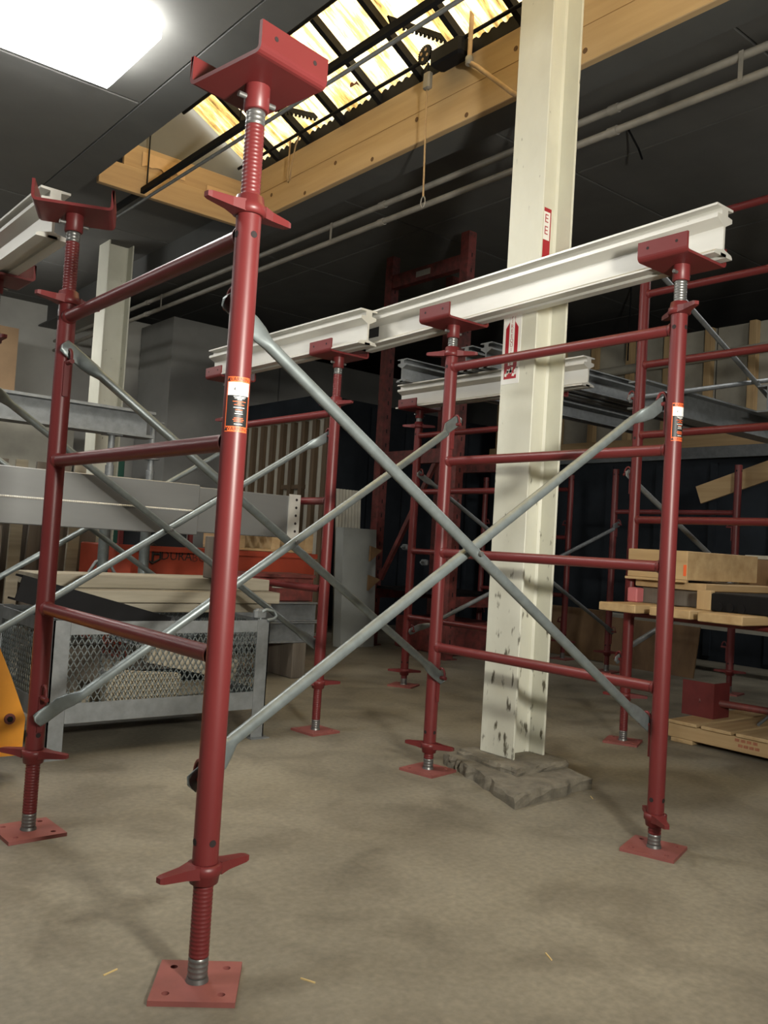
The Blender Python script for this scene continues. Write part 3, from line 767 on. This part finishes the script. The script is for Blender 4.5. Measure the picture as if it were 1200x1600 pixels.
rp2 = empty('rope_loop', (.66, 3.87, 3.78), 'looped cord hanging in front of the timber fascia by the nearest jack screw', 'cord')
pts = [(.66, 3.88, 4.12), (.66, 3.885, 3.95), (.66, 3.89, 3.82), (.66, 3.87, 3.785), (.66, 3.85, 3.80), (.66, 3.845, 3.9), (.66, 3.80, 4.05), (.66, 3.75, 4.12)]
MB().path(pts, .006, 6).build('cord', GLUX, rp2)
# opener arms
for y, l in ((1.95, 'toothed opener arm beside the winch'), (3.35, 'toothed opener arm near the jack head')):
    a = empty('opener_arm', (.6, y, 4.0), l, 'lever', 'skylight opener arms')
    prof = [(.18, 4.12), (.66, 4.20), (.66, 4.17)]
    for k in range(14):
        xk = .64-k*.033; zk = 4.165-(.66-xk)*.165
        prof += [(xk+.008, zk), (xk+.006, zk-.018), (xk-.006, zk-.020), (xk-.008, zk-.002)]
    MB().prism(prof, lambda u, v, t: (u, t, v), y+.17, y+.185).build('toothed_arm', STEELBLK, a)
# power cables on the right ceiling
for pts, l in (([(1.6, 2.3, 4.345), (1.6, 2.28, 3.95), (1.6, 2.26, 3.72)], 'thin black cable hanging from the right ceiling'), ([(2.6, 2.2, 4.345), (2.62, 2.1, 4.15), (2.6, 2.05, 4.05)], 'short black cable end on the far right ceiling'), ([(1.15, 1.3, 4.34), (1.3, 1.2, 4.2), (1.5, 1.0, 4.15), (1.6, .8, 4.34)], 'drooping black cable under the right ceiling')):
    MB().path(pts, .008, 6).build('cable', STEELBLK, label=l, cat='cable', group='ceiling cables')

# ------------------------------------------------------------------ wire basket with timber
bk = empty('wire_basket', (-.91, 2.55, 0), 'galvanised steel mesh stillage basket full of timber behind the left leg', 'basket')
BX0, BX1, BY0, BY1 = -1.475, -.345, 2.13, 2.98
for x in (BX0, BX1):
    for y in (BY0, BY1):
        sx = 1 if x == BX0 else -1; sy = 1 if y == BY0 else -1
        lg = MB().box(*sorted((x, x+sx*.075)), *sorted((y, y+sy*.006)), 0.006, .62).box(*sorted((x, x+sx*.006)), *sorted((y, y+sy*.075)), .006, .62).build('corner_post', GALV_D, bk)
        MB().box(x+sx*.03-.055, x+sx*.03+.055, y+sy*.03-.055, y+sy*.03+.055, 0, .007).build('foot_plate', GALV_D, lg)
for (x0, x1, y0, y1, nm) in ((BX0+.076, BX1-.076, BY0, BY0+.006, 'front'), (BX0+.076, BX1-.076, BY1-.006, BY1, 'back'), (BX0, BX0+.006, BY0+.076, BY1-.076, 'side'), (BX1-.006, BX1, BY0+.076, BY1-.076, 'side')):
    MB().box(x0, x1, y0, y1, .555, .615).build('top_rail', GALV_D, bk)
    MB().box(x0, x1, y0, y1, .155, .245).build('bottom_rail', GALV_D, bk)
MB().box(BX0+.01, BX1-.01, BY0+.01, BY1-.01, .16, .172).build('floor_plate', GALV_D, bk)
def mesh_panel(along, fixed, a0, a1, z0, z1):
    b = MB(); dw, dh = .030, .052; half = .0022
    def pt(a, z): return Vector((a, fixed, z)) if along == 0 else Vector((fixed, a, z))
    nrm = Vector((0, .0015, 0)) if along == 0 else Vector((.0015, 0, 0))
    sl = dh/dw
    for sgn in (1, -1):
        k = a0 - (z1-z0)/sl if sgn > 0 else a0
        end = a1 if sgn > 0 else a1 + (z1-z0)/sl
        while k < end:
            # line: z = z0 + sgn*(a-k)*sl  (sgn>0) or from the top side
            A0, A1 = (k, k+(z1-z0)/sl) if sgn > 0 else (k-(z1-z0)/sl, k)
            Z0, Z1 = (z0, z1) if sgn > 0 else (z1, z0)
            if A0 < a0: Z0 += (a0-A0)/(A1-A0)*(Z1-Z0); A0_ = a0
            else: A0_ = A0
            if A1 > a1: Z1 -= (A1-a1)/(A1-A0)*((z1-z0)*sgn); A1_ = a1
            else: A1_ = A1
            if A1_-A0_ > .003:
                p, q = pt(A0_, Z0), pt(A1_, Z1); d = (q-p); b.obox((p+q)/2, d/2, d.normalized().cross(nrm.normalized())*half, nrm)
            k += dw
    return b.build('mesh_panel', GALV, bk)
mesh_panel(0, BY0+.009, BX0+.02, BX1-.02, .16, .60)
mesh_panel(0, BY1-.009, BX0+.02, BX1-.02, .16, .60)
mesh_panel(1, BX0+.009, BY0+.02, BY1-.02, .16, .60)
mesh_panel(1, BX1-.009, BY0+.02, BY1-.02, .16, .60)
hk = MB(); hk.path([(BX1-.05, BY0+.02, .60), (BX1-.05, BY0+.02, .655), (BX1-.02, BY0+.012, .67), (BX1+.02, BY0+.0, .665), (BX1+.035, BY0-.005, .64), (BX1+.02, BY0-.005, .622), (BX1-.02, BY0+.0, .615)], .010, 8).build('lifting_ring', GALV, bk)
MB().bbox(BX1-.085, BX1-.01, BY0+.01, BY0+.05, .616, .675, .012).build('lug', GALV_D, bk)
MB().bbox(BX0+.0, BX0+.075, BY0+.01, BY0+.05, .616, .65, .012).build('lug', GALV_D, bk)
for (c, L_, ang, tilt, h, d, l) in (((-1.00, 2.22, .285), .19, 2, -5, .075, .03, 'short pale timber offcut standing in the middle of the wire basket'),
                                   ((-.67, 2.35, .385), .25, -3, -13, .055, .035, 'tilted pale plank reaching to the right end of the wire basket'),
                                   ((-1.13, 2.55, .192), .22, 0, 0, .018, .10, 'flat board lying at the bottom left of the wire basket'),
                                   ((-.62, 2.60, .196), .2, 8, 0, .022, .08, 'flat board lying at the bottom right of the wire basket'),
                                   ((-1.20, 2.80, .30), .20, 4, 0, .125, .05, 'darker timber block at the back left of the wire basket')):
    a = math.radians(ang); t = math.radians(tilt)
    ax = Vector((math.cos(a)*math.cos(t), math.sin(a)*math.cos(t), math.sin(t))); ay = Vector((-math.sin(a), math.cos(a), 0)); az = ax.cross(ay)
    MB().obox(c, ax*L_, ay*d, az*h).build('timber_block', GREYWX if 'darker' not in l else OLDZ, label=l, cat='timber', group='timber in the wire basket')
# things stacked across the basket
sb = [(-1.36, -.11, 2.50, 2.86, .621, .672, GREYWX, 'brown rough timber lowest in the board stack across the basket'),
      (-1.40, -.08, 2.46, 2.86, .674, .738, GREYWX, 'lower pale board of the stack across the basket'),
      (-1.42, -.10, 2.55, 2.88, .740, .805, GREYWX, 'upper pale board of the stack across the basket')]
for (x0, x1, y0, y1, z0, z1, m, l) in sb:
    MB().bbox(x0, x1, y0, y1, z0, z1, .004).build('stacked_board', m, label=l, cat='board', group='boards across the basket')
bp_ = empty('black_steel_plate', (-1.4, 2.25, .7), 'black steel channel lying aslant over the left of the wire basket', 'steel channel')
dx = Vector((.967, 0, -.255)).normalized(); dz = Vector((.255, 0, .967)).normalized()
cc = Vector((-1.215, 2.36, .655))
MB().obox(cc-Vector((0, .055, 0)), dx*.385, Vector((0, .005, 0)), dz*.06).obox(cc+dz*.055, dx*.385, Vector((0, .05, 0)), dz*.005).obox(cc-dz*.055, dx*.385, Vector((0, .05, 0)), dz*.005).build('channel', STEELBLK, bp_)
q = cc - dx*.27 - Vector((0, .0605, 0))
MB().tube(q, q-Vector((0, .004, 0)), .022, 14).build('bolt_washer', THREAD, bp_)
MB().tube(q-Vector((0, .004, 0)), q-Vector((0, .006, 0)), .010, 10).build('bolt_hole', HOLE, bp_)

# big aluminium girder lying across
gd = empty('aluminium_girder', (-1.5, 2.40, 1.04), 'deep grey aluminium girder with a weld seam crossing behind the left leg', 'girder')
MB().bbox(-1.79, -.685, 2.36, 2.52, 1.04, 1.305, .004).build('box_section', ALU_X, gd)
MB().bbox(-.686, -.045, 2.375, 2.505, 1.055, 1.295, .004).build('inner_section', ALU_X, gd)
b = MB()
for k in range(110):
    x = -1.785+k*.01
    b.tube((x, 2.359, 1.165), (x+.009, 2.359, 1.165), .006, 6)
b.build('weld_seam', ALU, gd, kind='stuff')
MB().box(-.12, -.045, 2.366, 2.374, 1.02, 1.305).build('end_plate', ALU, gd)
for k in range(6):
    MB().tube((-.072, 2.3655, 1.05+k*.045), (-.072, 2.3645, 1.05+k*.045), .008, 8).build('end_hole', HOLE, gd)
MB().bbox(-.50, -.41, 2.40, 2.62, .806, 1.039, .004).build('timber_block', OLDZ, label='timber block under the girder hidden behind the nearest leg', cat='timber')
MB().bbox(-1.77, -1.66, 2.36, 2.52, 0, 1.039, .01).build('timber_post', OLDZ, label='timber post carrying the girder beyond the left edge', cat='timber')

# grey beam on galvanised posts further back
gb = empty('grey_beam', (-1.2, 4.5, 1.75), 'grey steel beam on galvanised post shores at the left', 'beam')
MB().box(-3.2, -.03, 4.42, 4.60, 1.93, 1.95).box(-3.2, -.06, 4.505, 4.515, 1.77, 1.93).box(-3.2, -.03, 4.42, 4.60, 1.75, 1.77).build('beam_section', GALV_D, gb)
for (x, y, l, zt) in ((-.33, 4.5, 'galvanised post shore under the grey beam, left one', 1.749), (.045, 4.62, 'galvanised post shore beside the end of the grey beam', 1.90), (-2.4, 4.5, 'galvanised post shore under the grey beam beyond the left edge', 1.749)):
    p = empty('post_shore', (x, y, 0), l, 'post shore', 'galvanised post shores')
    MB().tube((x, y, .008), (x, y, 1.30), .040, 16).build('outer_tube', GALV, p)
    MB().tube((x, y, 1.30), (x, y, zt-.008), .024, 12).build('inner_tube', GALV_D, p)
    b = MB(); thread(b, x, y, 1.30, 1.52, .032); b.build('screw', GALV_D, p)
    for z in (1.36, 1.60):
        MB().lathe((x, y, 0), [(.03, z), (.062, z+.004), (.062, z+.016), (.03, z+.022)], 12).build('cup_ring', GALV_D, p)
    MB().box(x-.07, x+.07, y-.07, y+.07, 0, .008).build('foot_plate', GALV_D, p)
    MB().box(x-.06, x+.06, y-.06, y+.06, zt-.008, zt).build('top_plate', GALV_D, p)
    for s in ((-1, 1) if x == -.33 else ()):
        MB().path([(x, y, .82), (x+s*.05, y, .80), (x+s*.16, y, .62), (x+s*.22, y, .02)], .013, 8).build('tripod_leg', GALV_D, p)

# old lumber leaning at the far left
rr = random.Random(5)
for k in range(7):
    x = -1.0+k*.16; t = .04+rr.uniform(-.02, .02)
    MB().obox((x, 6.0+rr.uniform(-.1, .1), .80), (.05, 0, 0), (0, .018, 0), (t*.8, .02, .8)).build('leaning_plank', OLDZ if k % 3 else GREYWX, label='old plank leaning far left behind the girder, %s in the row' % ('first second third fourth fifth sixth seventh'.split()[k]), cat='plank', group='old planks leaning at the left')
MB().bbox(-1.3, .3, 6.28, 6.34, 0, 1.3, .004).build('back_rail', OLDZ, label='dark timber rack behind the old leaning planks', cat='rack')

# red steel box with lettering, pallet, rusty case
rb = empty('red_steel_box', (.95, 5.3, 0), 'orange red steel box with dark lettering behind the board stack', 'steel box')
MB().bbox(-.04, 1.93, 5.0, 5.75, .12, .925, .01).build('body', BOXRED, rb)
MB().box(-.05, 1.94, 4.985, 5.0, .885, .93).build('rim', BOXRED, rb)
for x in (.1, 1.0, 1.7):
    MB().box(x, x+.12, 5.05, 5.7, 0, .119).build('skid', BOXRED, rb)
for x in (.0, .62):
    MB().box(x, x+.035, 5.02, 5.055, .925, 1.30).build('frame_post', RED_D, rb)
MB().box(.0, .655, 5.02, 5.055, 1.30, 1.335).build('frame_rail', RED_D, rb)
MB().box(.04, .615, 5.06, 5.07, .93, 1.29).build('dark_screen', NAVY, rb)
vs, fcs = text_verts('DURA', .105); b = MB(); b.add([(.505+p.x, 4.9985, .852+p.y) for p in vs], fcs); b.build('lettering', BLACK, rb)
vs, fcs = text_verts('BOX', .105); b = MB(); b.add([(.755+p.x, 4.9985, .845+p.y) for p in vs], fcs); b.build('lettering', M('faded_lettering', (0.13, 0.025, 0.015), .6), rb)
b = MB()
for k in range(6):
    a0, a1 = PI/6+k*PI/3, PI/6+(k+1)*PI/3
    p, q_ = Vector((.29+.078*math.cos(a0), 4.9985, .865+.078*math.sin(a0))), Vector((.29+.078*math.cos(a1), 4.9985, .865+.078*math.sin(a1)))
    b.tube(p, q_, .009, 6)
b.tube((.29, 4.9985, .80), (.29, 4.9985, .925), .009, 6); b.tube((.29, 4.9985, .865), (.345, 4.9985, .865), .009, 6)
b.build('hexagon_emblem', BLACK, rb)
pl = empty('wooden_pallet', (1.5, 5.3, .93), 'wooden pallet standing on the red steel box', 'pallet')
for z in (.932, 1.10):
    for k in range(4):
        MB().bbox(1.1, 1.93, 5.06+k*.17, 5.06+k*.17+.11, z, z+.022, .003).build('deck_board', WX, pl)
for x in (1.1, 1.47, 1.84):
    MB().box(x, x+.09, 5.06, 5.68, .955, 1.099).build('block', WY, pl)
rc = empty('rusty_case', (1.35, 4.55, .42), 'rusty red steel case in front of the red box, with a small pale tag', 'case')
MB().bbox(.50, 1.10, 3.82, 4.15, .578, .76, .01).build('body', RUST, rc)
MB().box(.49, 1.11, 3.81, 4.16, .761, .785).build('lid', RUST, rc)
MB().box(.72, .84, 3.816, 3.8195, .68, .71).build('paper_tag', SHEET, rc)
# grey beams under the case
for (y, z0, z1, l) in ((3.80, .43, .575, 'grey galvanised channel carrying the rusty case'), (3.80, .27, .428, 'lower grey galvanised channel behind the wire basket')):
    MB().bbox(-.35, 1.12, y-.05, y+.45, z0, z0+.012, .003).bbox(-.35, 1.12, y-.05, y+.45, z1-.012, z1, .003).box(-.35, 1.12, y, y+.008, z0+.012, z1-.012).box(-.35, 1.12, y+.4, y+.408, z0+.012, z1-.012).build('steel_channel', GALV_D, label=l, cat='channel', group='grey channels')
for x, l in ((-.2, 'timber bearer under the grey channels, left one'), (.9, 'timber bearer under the grey channels, right one')):
    MB().bbox(x, x+.12, 3.75, 4.25, 0, .269, .005).build('timber_bearer', OLDZ, label=l, cat='timber', group='bearers')
# yellow pallet truck nose at the left edge
yt = empty('pallet_truck', (-1.85, 1.9, 0), 'yellow orange pallet truck nose at the left edge', 'pallet truck')
prof = [(-2.35, .035), (-1.655, .125), (-1.652, .25), (-1.72, .42), (-1.80, .60), (-2.35, .60)]
MB().prism(prof, lambda u, v, t: (u, t, v), 1.88, 2.02).build('body', YEL, yt)
MB().box(-2.35, -1.66, 1.875, 2.025, .10, .14).build('fork_lip', YEL, yt)
MB().tube((-1.715, 1.879, .25), (-1.715, 1.872, .25), .022, 14).build('washer', RUST, yt)
MB().tube((-1.715, 1.872, .25), (-1.715, 1.865, .25), .012, 6).build('bolt', STEELBLK, yt)
MB().tube((-2.0, 1.89, .06), (-2.0, 2.01, .06), .06, 16).build('wheel', STEELBLK, yt)
MB().tube((-2.28, 1.89, .06), (-2.28, 2.01, .06), .06, 16).build('wheel', STEELBLK, yt)

# ------------------------------------------------------------------ pallet rack, leaning channel, corrugated offcuts
rk = empty('storage_rack', (3.1, 4.9, 0), 'tall rusty red storage rack with perforated posts', 'rack')
for (x, y) in ((2.97, 5.40), (2.97, 4.25), (3.85, 5.40), (3.85, 4.25)):
    p = MB().box(x, x+.10, y, y+.010, .01, 4.15).box(x, x+.010, y+.010, y+.11, .01, 4.15).box(x+.09, x+.10, y+.010, y+.11, .01, 4.15).build('post', RUST, rk)
    for k in range(26):
        MB().box(x+.045, x+.06, y-.0006, y, .15+k*.15, .19+k*.15).build('slot', HOLE, p)
    MB().box(x-.03, x+.13, y-.03, y+.13, 0, .01).build('foot_plate', RUST, p)
for z in (3.80, 1.9):
    MB().box(2.98, 3.06, 4.36, 5.40, z, z+.14).build('side_rail', RUST, rk)
    MB().box(3.86, 3.94, 4.36, 5.40, z, z+.14).build('side_rail', RUST, rk)
MB().box(2.9785, 2.9795, 4.80, 5.02, 3.84, 3.90).build('paper_tag', SHEET, rk)
MB().obox((3.02, 4.88, 1.45), (.02, 0, 0), (0, .02, .012), (0, .47, -.75)).build('diagonal', RUST, rk)
MB().box(3.08, 3.85, 5.42, 5.46, .50, .60).box(3.08, 3.85, 4.27, 4.31, .50, .60).build('shelf_beam', RUST, rk)
MB().box(3.00, 3.92, 4.40, 5.38, .602, .63).build('shelf', STEELBLK, rk)
for i, y in enumerate((4.9, 4.6)):
    c = MB().bbox(2.94, 2.97, y-.05, y+.05, 1.02-.14*i, 1.08-.14*i, .01)
    c.tube((2.90, y, 1.05-.14*i), (2.97, y, 1.05-.14*i), .012, 8); c.build('clamp', GALV_D, rk)
MB().bbox(3.22, 3.9, 4.45, 5.3, 0, .33, .01).build('steel_case', RUST, label='low rusty red case on the floor inside the rack', cat='case')
lc = empty('leaning_channel', (2.75, 5.4, 0), 'wide pale grey steel channel standing on end beside the rack', 'channel')
MB().obox((2.69, 5.29, .607), (.215, 0, 0), (0, .004, 0), (-.012, .02, .605)).build('web', GREYCH, lc)
MB().obox((2.481, 5.355, .607), (.006, 0, 0), (0, .06, 0), (-.012, .02, .605)).build('flange', GREYCH, lc)
MB().obox((2.899, 5.355, .607), (.006, 0, 0), (0, .06, 0), (-.012, .02, .605)).build('flange', GREYCH, lc)
for z in (.88, .58):
    MB().prism([(2.78, z), (2.93, z+.12), (2.78, z+.16)][::1], lambda u, v, t: (u, t, v), 5.24, 5.265).build('wood_wedge', PLY, label='small wooden wedge board hung by the rack post, %s one' % ('upper' if z > .7 else 'lower'), cat='board', group='wedge boards')
cs = empty('corrugated_offcut', (2.78, 5.62, 0), 'pale corrugated sheet standing behind the grey channel', 'sheet')
n = 64; rows = []
for z, s in ((.0, 0), (1.62, -.07)):
    rows.append([Vector((2.64+.33*k/n+s, 5.62+.012*math.sin(2*PI*8*k/n), z)) for k in range(n+1)])
rows2 = [[p+Vector((0, .003, 0)) for p in r] for r in rows]
b = MB(); b.loft(rows, True, False, False); b.loft(rows2, True, False, False); b.build('sheet', SHEET, cs)

# ------------------------------------------------------------------ dark containers and stud walls in the back
def container(name, x0, x1, y0, y1, h, label, ribs):
    e = empty(name, ((x0+x1)/2, (y0+y1)/2, 0), label, 'container', 'dark steel containers')
    MB().box(x0, x1, y0, y1, .0, h).build('shell', NAVY, e)
    for (a, b_, c, d) in ribs:
        MB().box(a, b_, c, d, .05, h-.05).build('rib', NAVY, e)
    return e
container('steel_container', 3.40, 8.6, 7.2, 9.4, 2.90, 'tall navy black container face behind the red rack', [(3.6+k*.6, 3.68+k*.6, 7.17, 7.2) for k in range(8)])
container('steel_container', 6.2, 8.6, .2, 6.9, 2.25, 'long navy black container face on the right behind the planks', [(6.17, 6.2, .6+k*.7, .68+k*.7) for k in range(9)])
# stud wall above the right container
sw = empty('stud_partition', (6.25, 3.5, 2.25), 'timber stud partition with white sheets high on the right', 'partition')
MB().box(6.12, 6.4, .2, 6.9, 2.252, 2.38).build('steel_header', GALV_D, sw)
MB().bbox(6.14, 6.26, .2, 6.9, 2.381, 2.52, .004).build('bottom_plate', WY, sw)
for k in range(13):
    y = .35+k*.53
    MB().bbox(6.15, 6.235, y, y+.085, 2.521, 3.75, .003).build('stud', WZ, sw)
for k in range(6):
    MB().box(6.24, 6.26, .25+k*1.09, .25+k*1.09+1.07, 2.522, 3.75).build('white_sheet', SHEET, sw)
dp = empty('duct_pipe', (6.0, 3, 3.3), 'pale horizontal pipe along the stud partition', 'pipe')
MB().tube((5.95, .3, 3.42), (5.95, 6.8, 3.30), .055, 16).build('pipe', SHEET, dp)
for y in (1.5, 4.5):
    MB().tube((5.95, y, 3.45), (5.95, y, 4.34), .01, 6).build('hanger', STEELBLK, dp)
# stud panel left of the container, facing -X
sp_ = empty('stud_panel', (3.05, 7.4, 0), 'white sheeted panel with dark timber studs left of the navy container', 'panel')
DK = wood('dark_stud', (0.13, 0.085, 0.045), (0.07, 0.045, 0.025), 2)
MB().box(3.10, 3.12, 6.5, 8.5, .0, 2.52).build('white_sheet', SHEET, sp_)
for k in range(9):
    y = 6.52+k*.235
    MB().bbox(3.04, 3.099, y, y+.075, .0, 2.50, .003).build('stud', DK, sp_)
MB().bbox(3.02, 3.12, 6.48, 8.52, 2.521, 2.56, .003).build('top_plate', SHEET, sp_)
MB().box(3.055, 3.099, 6.98, 7.55, 1.68, 1.73).build('cross_piece', DK, sp_)
# far white wall with a door at the left
wb = MB().box(-2.5, 8.5, 10.0, 10.15, 0, 4.0).build('wall_far', WALL, kind=S)
for k in range(9):
    MB().box(-2.4+k*1.15, -2.38+k*1.15, 9.992, 10.0, 0, 3.9).build('wall_joint', WALLD, wb)
d = empty('door_1', (4.1, 9.95, 0), 'pale door in the far wall', None, None, S)
MB().bbox(3.75, 4.55, 9.93, 9.985, 1.2, 3.15, .01).build('door_leaf', WALL, d)
MB().box(4.60, 4.68, 9.90, 9.985, 2.5, 2.85).build('latch', STEELBLK, d)
wj = MB().box(2.15, 3.2, 8.9, 9.9, 0, 3.9).build('wall_pier', WALLD, kind=S)
MB().box(-3.6, -.4, 8.4, 8.6, 2.62, 2.92).build('trim_9', TEAL, kind=S)
MB().box(-3.6, .3, 9.2, 9.25, 2.6, 3.4).build('trim_10', M('brown_ply_wall', (0.34, 0.22, 0.12), .8, 0, .15, 2), kind=S)
MB().bbox(1.55, 1.75, 9.2, 9.4, 0, 2.0, .01).build('green_cabinet', GREEN, label='narrow green cabinet far behind the galvanised posts', cat='cabinet')
MB().box(-1.6, 1.2, 9.6, 9.7, 0, 2.4).build('pale_board_wall', SHEET, label='pale boards against the far wall behind the girder', cat='board')

# ------------------------------------------------------------------ planks and boxes on the right
for k, (y0, y1, x0, l) in enumerate(((.92, 1.155, 1.15, 'left plank of three on the red frame, end nearest the white column'), (.60, .835, 1.15, 'middle plank of three on the red frame, partly behind the right-hand leg'), (.305, .54, 1.12, 'right plank of three on the red frame under the dark tray'))):
    MB().bbox(x0, 4.3, y0, y1, .7665, .8115, .004).build('plank', WX, label=l, cat='plank', group='planks on the red frame')
px = empty('plywood_box', (1.7, .98, .9), 'pale plywood box with a red painted corner on the plank pile', 'box')
MB().bbox(1.40, 2.15, .78, 1.155, .958, 1.115, .003).build('body', WY, px)
MB().box(1.397, 1.3995, .783, .80, .98, 1.04).build('red_mark', ORANGE, px)
MB().box(1.385, 1.40, .77, 1.16, .945, .958).build('base_lip', WY, px)
MB().bbox(1.46, 2.3, .70, 1.14, .905, .944, .003).build('board', WX, label='thick board under the plywood box', cat='board', group='boards on the planks')
MB().bbox(1.50, 2.2, .72, 1.12, .8125, .904, .003).build('dark_timber', OLDZ, label='dark stacked timber between the planks and the plywood box', cat='timber')
MB().bbox(1.42, 1.49, 1.10, 1.165, .8125, .895, .006).build('pink_block', PINK, label='small pink block at the left end of the dark timber', cat='block')
MB().bbox(2.31, 2.9, .55, .98, .93, 1.10, .003).build('cardboard_box', PLY, label='brown box behind the plywood box on the right', cat='box')
MB().bbox(2.31, 2.9, .50, 1.0, .8125, .929, .003).build('board_stack', WX, label='pale boards under the brown box', cat='board', group='boards on the planks')
MB().bbox(2.31, 2.95, .70, .95, 1.101, 1.125, .003).build('white_strip', SHEET, label='pale strip lying on top of the brown box', cat='board')
ty = empty('dark_tray', (1.45, .6, .81), 'dark tray with a pale wooden end on the right plank', 'tray')
MB().bbox(1.34, 1.38, .60, .68, .8125, .915, .003).build('wood_end', WZ, ty)
MB().bbox(1.34, 1.9, .20, .599, .8125, .905, .006).build('body', STEELBLK, ty)
for k in range(3):
    MB().tube((1.339, .55-k*.06, .835), (1.33, .55-k*.06, .835), .022, 12).build('wheel', STEELBLK, ty)
def crumple(c, r, seed, name, label, mat, cat):
    import bmesh
    rnd = random.Random(seed); bm = bmesh.new(); bmesh.ops.create_icosphere(bm, subdivisions=3, radius=1)
    for v in bm.verts:
        k = 1+rnd.uniform(-.22, .22); v.co = Vector((c[0]+v.co.x*r[0]*k, c[1]+v.co.y*r[1]*k, max(c[2]+v.co.z*r[2]*k, c[2]-r[2]*.6)))
    me = bpy.data.meshes.new(name); bm.to_mesh(me); bm.free(); me.materials.append(mat)
    o = bpy.data.objects.new(name, me); COL.objects.link(o); tag(o, label, cat)
crumple((2.0, .44, 1.0), (.09, .1, .06), 3, 'plastic_wrap', 'crumpled clear film on the boxes at the right edge', PLASTIC, 'plastic film')
MB().bbox(1.92, 2.18, .25, .52, .8125, .963, .005).build('cardboard_box', PLY, label='low brown box under the crumpled film at the right edge', cat='box')
# pallet on the floor with lying jack post
fp = empty('wooden_pallet', (2.3, .6, 0), 'low wooden pallet on the floor at the right edge with faint red print', 'pallet')
for y in (1.09, ):
    pass
MB().bbox(1.83, 1.87, -.35, 1.12, .025, .105, .003).build('stringer', WY, fp)
MB().bbox(2.35, 2.39, -.35, 1.12, .025, .105, .003).build('stringer', WY, fp)
MB().bbox(2.87, 2.91, -.35, 1.12, .025, .105, .003).build('stringer', WY, fp)
for k in range(7):
    y = -.34+k*.212
    MB().bbox(1.82, 2.92, y, y+.185, .106, .126, .003).build('deck_board', WX, fp)
for y in (-.33, .3, .96):
    MB().bbox(1.83, 2.91, y, y+.14, .0, .0245, .003).build('bottom_board', WX, fp)
STAMP = M('faded_red_stamp', (0.40, 0.15, 0.08), .8, 0, .2, 60)
for i, (y0, y1) in enumerate(((.56, .70), (.55, .68))):
    for k in range(4):
        ya = y1-(y1-y0)*k/4
        MB().box(1.8288, 1.8295, ya-.026, ya, .080-.028*i, .096-.028*i).build('faint_stamp', STAMP, fp)
jp = empty('jack_post', (2.4, .9, .13), 'red headed steel jack post lying on the low pallet', 'jack post')
MB().box(2.08, 2.092, .98, 1.19, .127, .337).box(2.092, 2.26, .98, .99, .127, .337).build('u_head', RED_D, jp)
MB().tube((2.092, 1.085, .225), (2.35, .72, .195), .022, 12).build('screw', RUST, jp)
MB().tube((2.35, .72, .195), (2.80, .08, .16), .033, 14).build('tube', STEELBLK, jp)
MB().tube((2.32, .76, .20), (2.37, .70, .195), .042, 14).build('collar', GALV_D, jp)
MB().tube((2.34, .735, .20), (2.16, .74, .135), .009, 8).build('handle', GALV_D, jp)
bb = MB().bbox(2.62, 2.9, .42, .86, .1265, .33, .02).build('black_case', STEELBLK, label='black case on the low pallet at the right edge', cat='case')
crumple((2.74, .62, .385), (.17, .26, .07), 8, 'plastic_wrap', 'crumpled film sheet over the black case', PLASTIC, 'plastic film')
# plywood leaning on far frames, tilted board, galvanised post
MB().obox((4.62, 3.12, .235), (.0, .50, 0), (.009, 0, .0015), (.04, 0, .233)).build('plywood_sheet', PLY, label='knotty plywood sheet leaning upright under the far frames', cat='plywood')
MB().obox((4.72, 4.35, .26), (.0, .66, 0), (.009, 0, .0015), (.04, 0, .255)).build('plywood_sheet', PLY, label='brown plywood sheet leaning upright right of the white column', cat='plywood')
MB().box(5.2, 5.5, 1.0, 4.8, .42, .46).build('white_shelf', SHEET, label='pale shelf edge low in the dark right background', cat='shelf')
for y, l in ((1.2, 'support of the pale shelf at the right'), (4.6, 'support of the pale shelf at the left')):
    MB().box(5.3, 5.4, y, y+.1, 0, .419).build('shelf_support', STEELBLK, label=l, cat='support')
MB().tube((4.35, 1.72, 0), (4.35, 1.72, 1.0), .026, 12).build('steel_pipe', GALV, label='upright galvanised pipe at the right edge below the planks', cat='pipe')
tb = MB().obox((4.2, 2.0, 1.80), (0, .42, -.135), (.012, 0, 0), (0, .028, .075)).build('tilted_board', WY, label='pale board hung aslant at the right in front of the dark container', cat='board')
# rear shelf beams by column (dark I-beams stored overhead)
for (y, x0, z, l) in ((1.50, 1.9, 2.02, 'dark steel beam stored overhead right of the white column'), (1.05, 2.7, 2.08, 'dark steel beam stored overhead behind the right-hand leg')):
    e = empty('dark_steel_beam', (x0, y, z), l, 'beam', 'overhead dark beams')
    MB().box(x0, 4.6, y-.07, y+.07, z, z+.012).box(x0, 4.6, y-.005, y+.005, z+.012, z+.17).box(x0, 4.6, y-.07, y+.07, z+.17, z+.182).build('beam_section', GALV_D, e)

# scraps on the floor
for i, (x, y, a, l) in enumerate(((-1.86, -.22, .6, 'pale wood sliver on the floor in front of the nearest base plate'), (-1.60, -.12, 2.0, 'tiny pale sliver right of the nearest base plate'), (-1.97, .16, .3, 'tiny pale sliver left of the nearest base plate'), (-1.0, -.35, 1.1, 'small pale scrap in the middle of the floor'), (.36, .55, .9, 'pale scrap beside the concrete pad'))):
    u = Vector((math.cos(a), math.sin(a), 0))
    MB().obox((x, y, .0015), u*.02, Vector((-u.y, u.x, 0))*.0015, (0, 0, .0015)).build('wood_sliver', STRAW, label=l, cat='scrap', group='floor scraps')
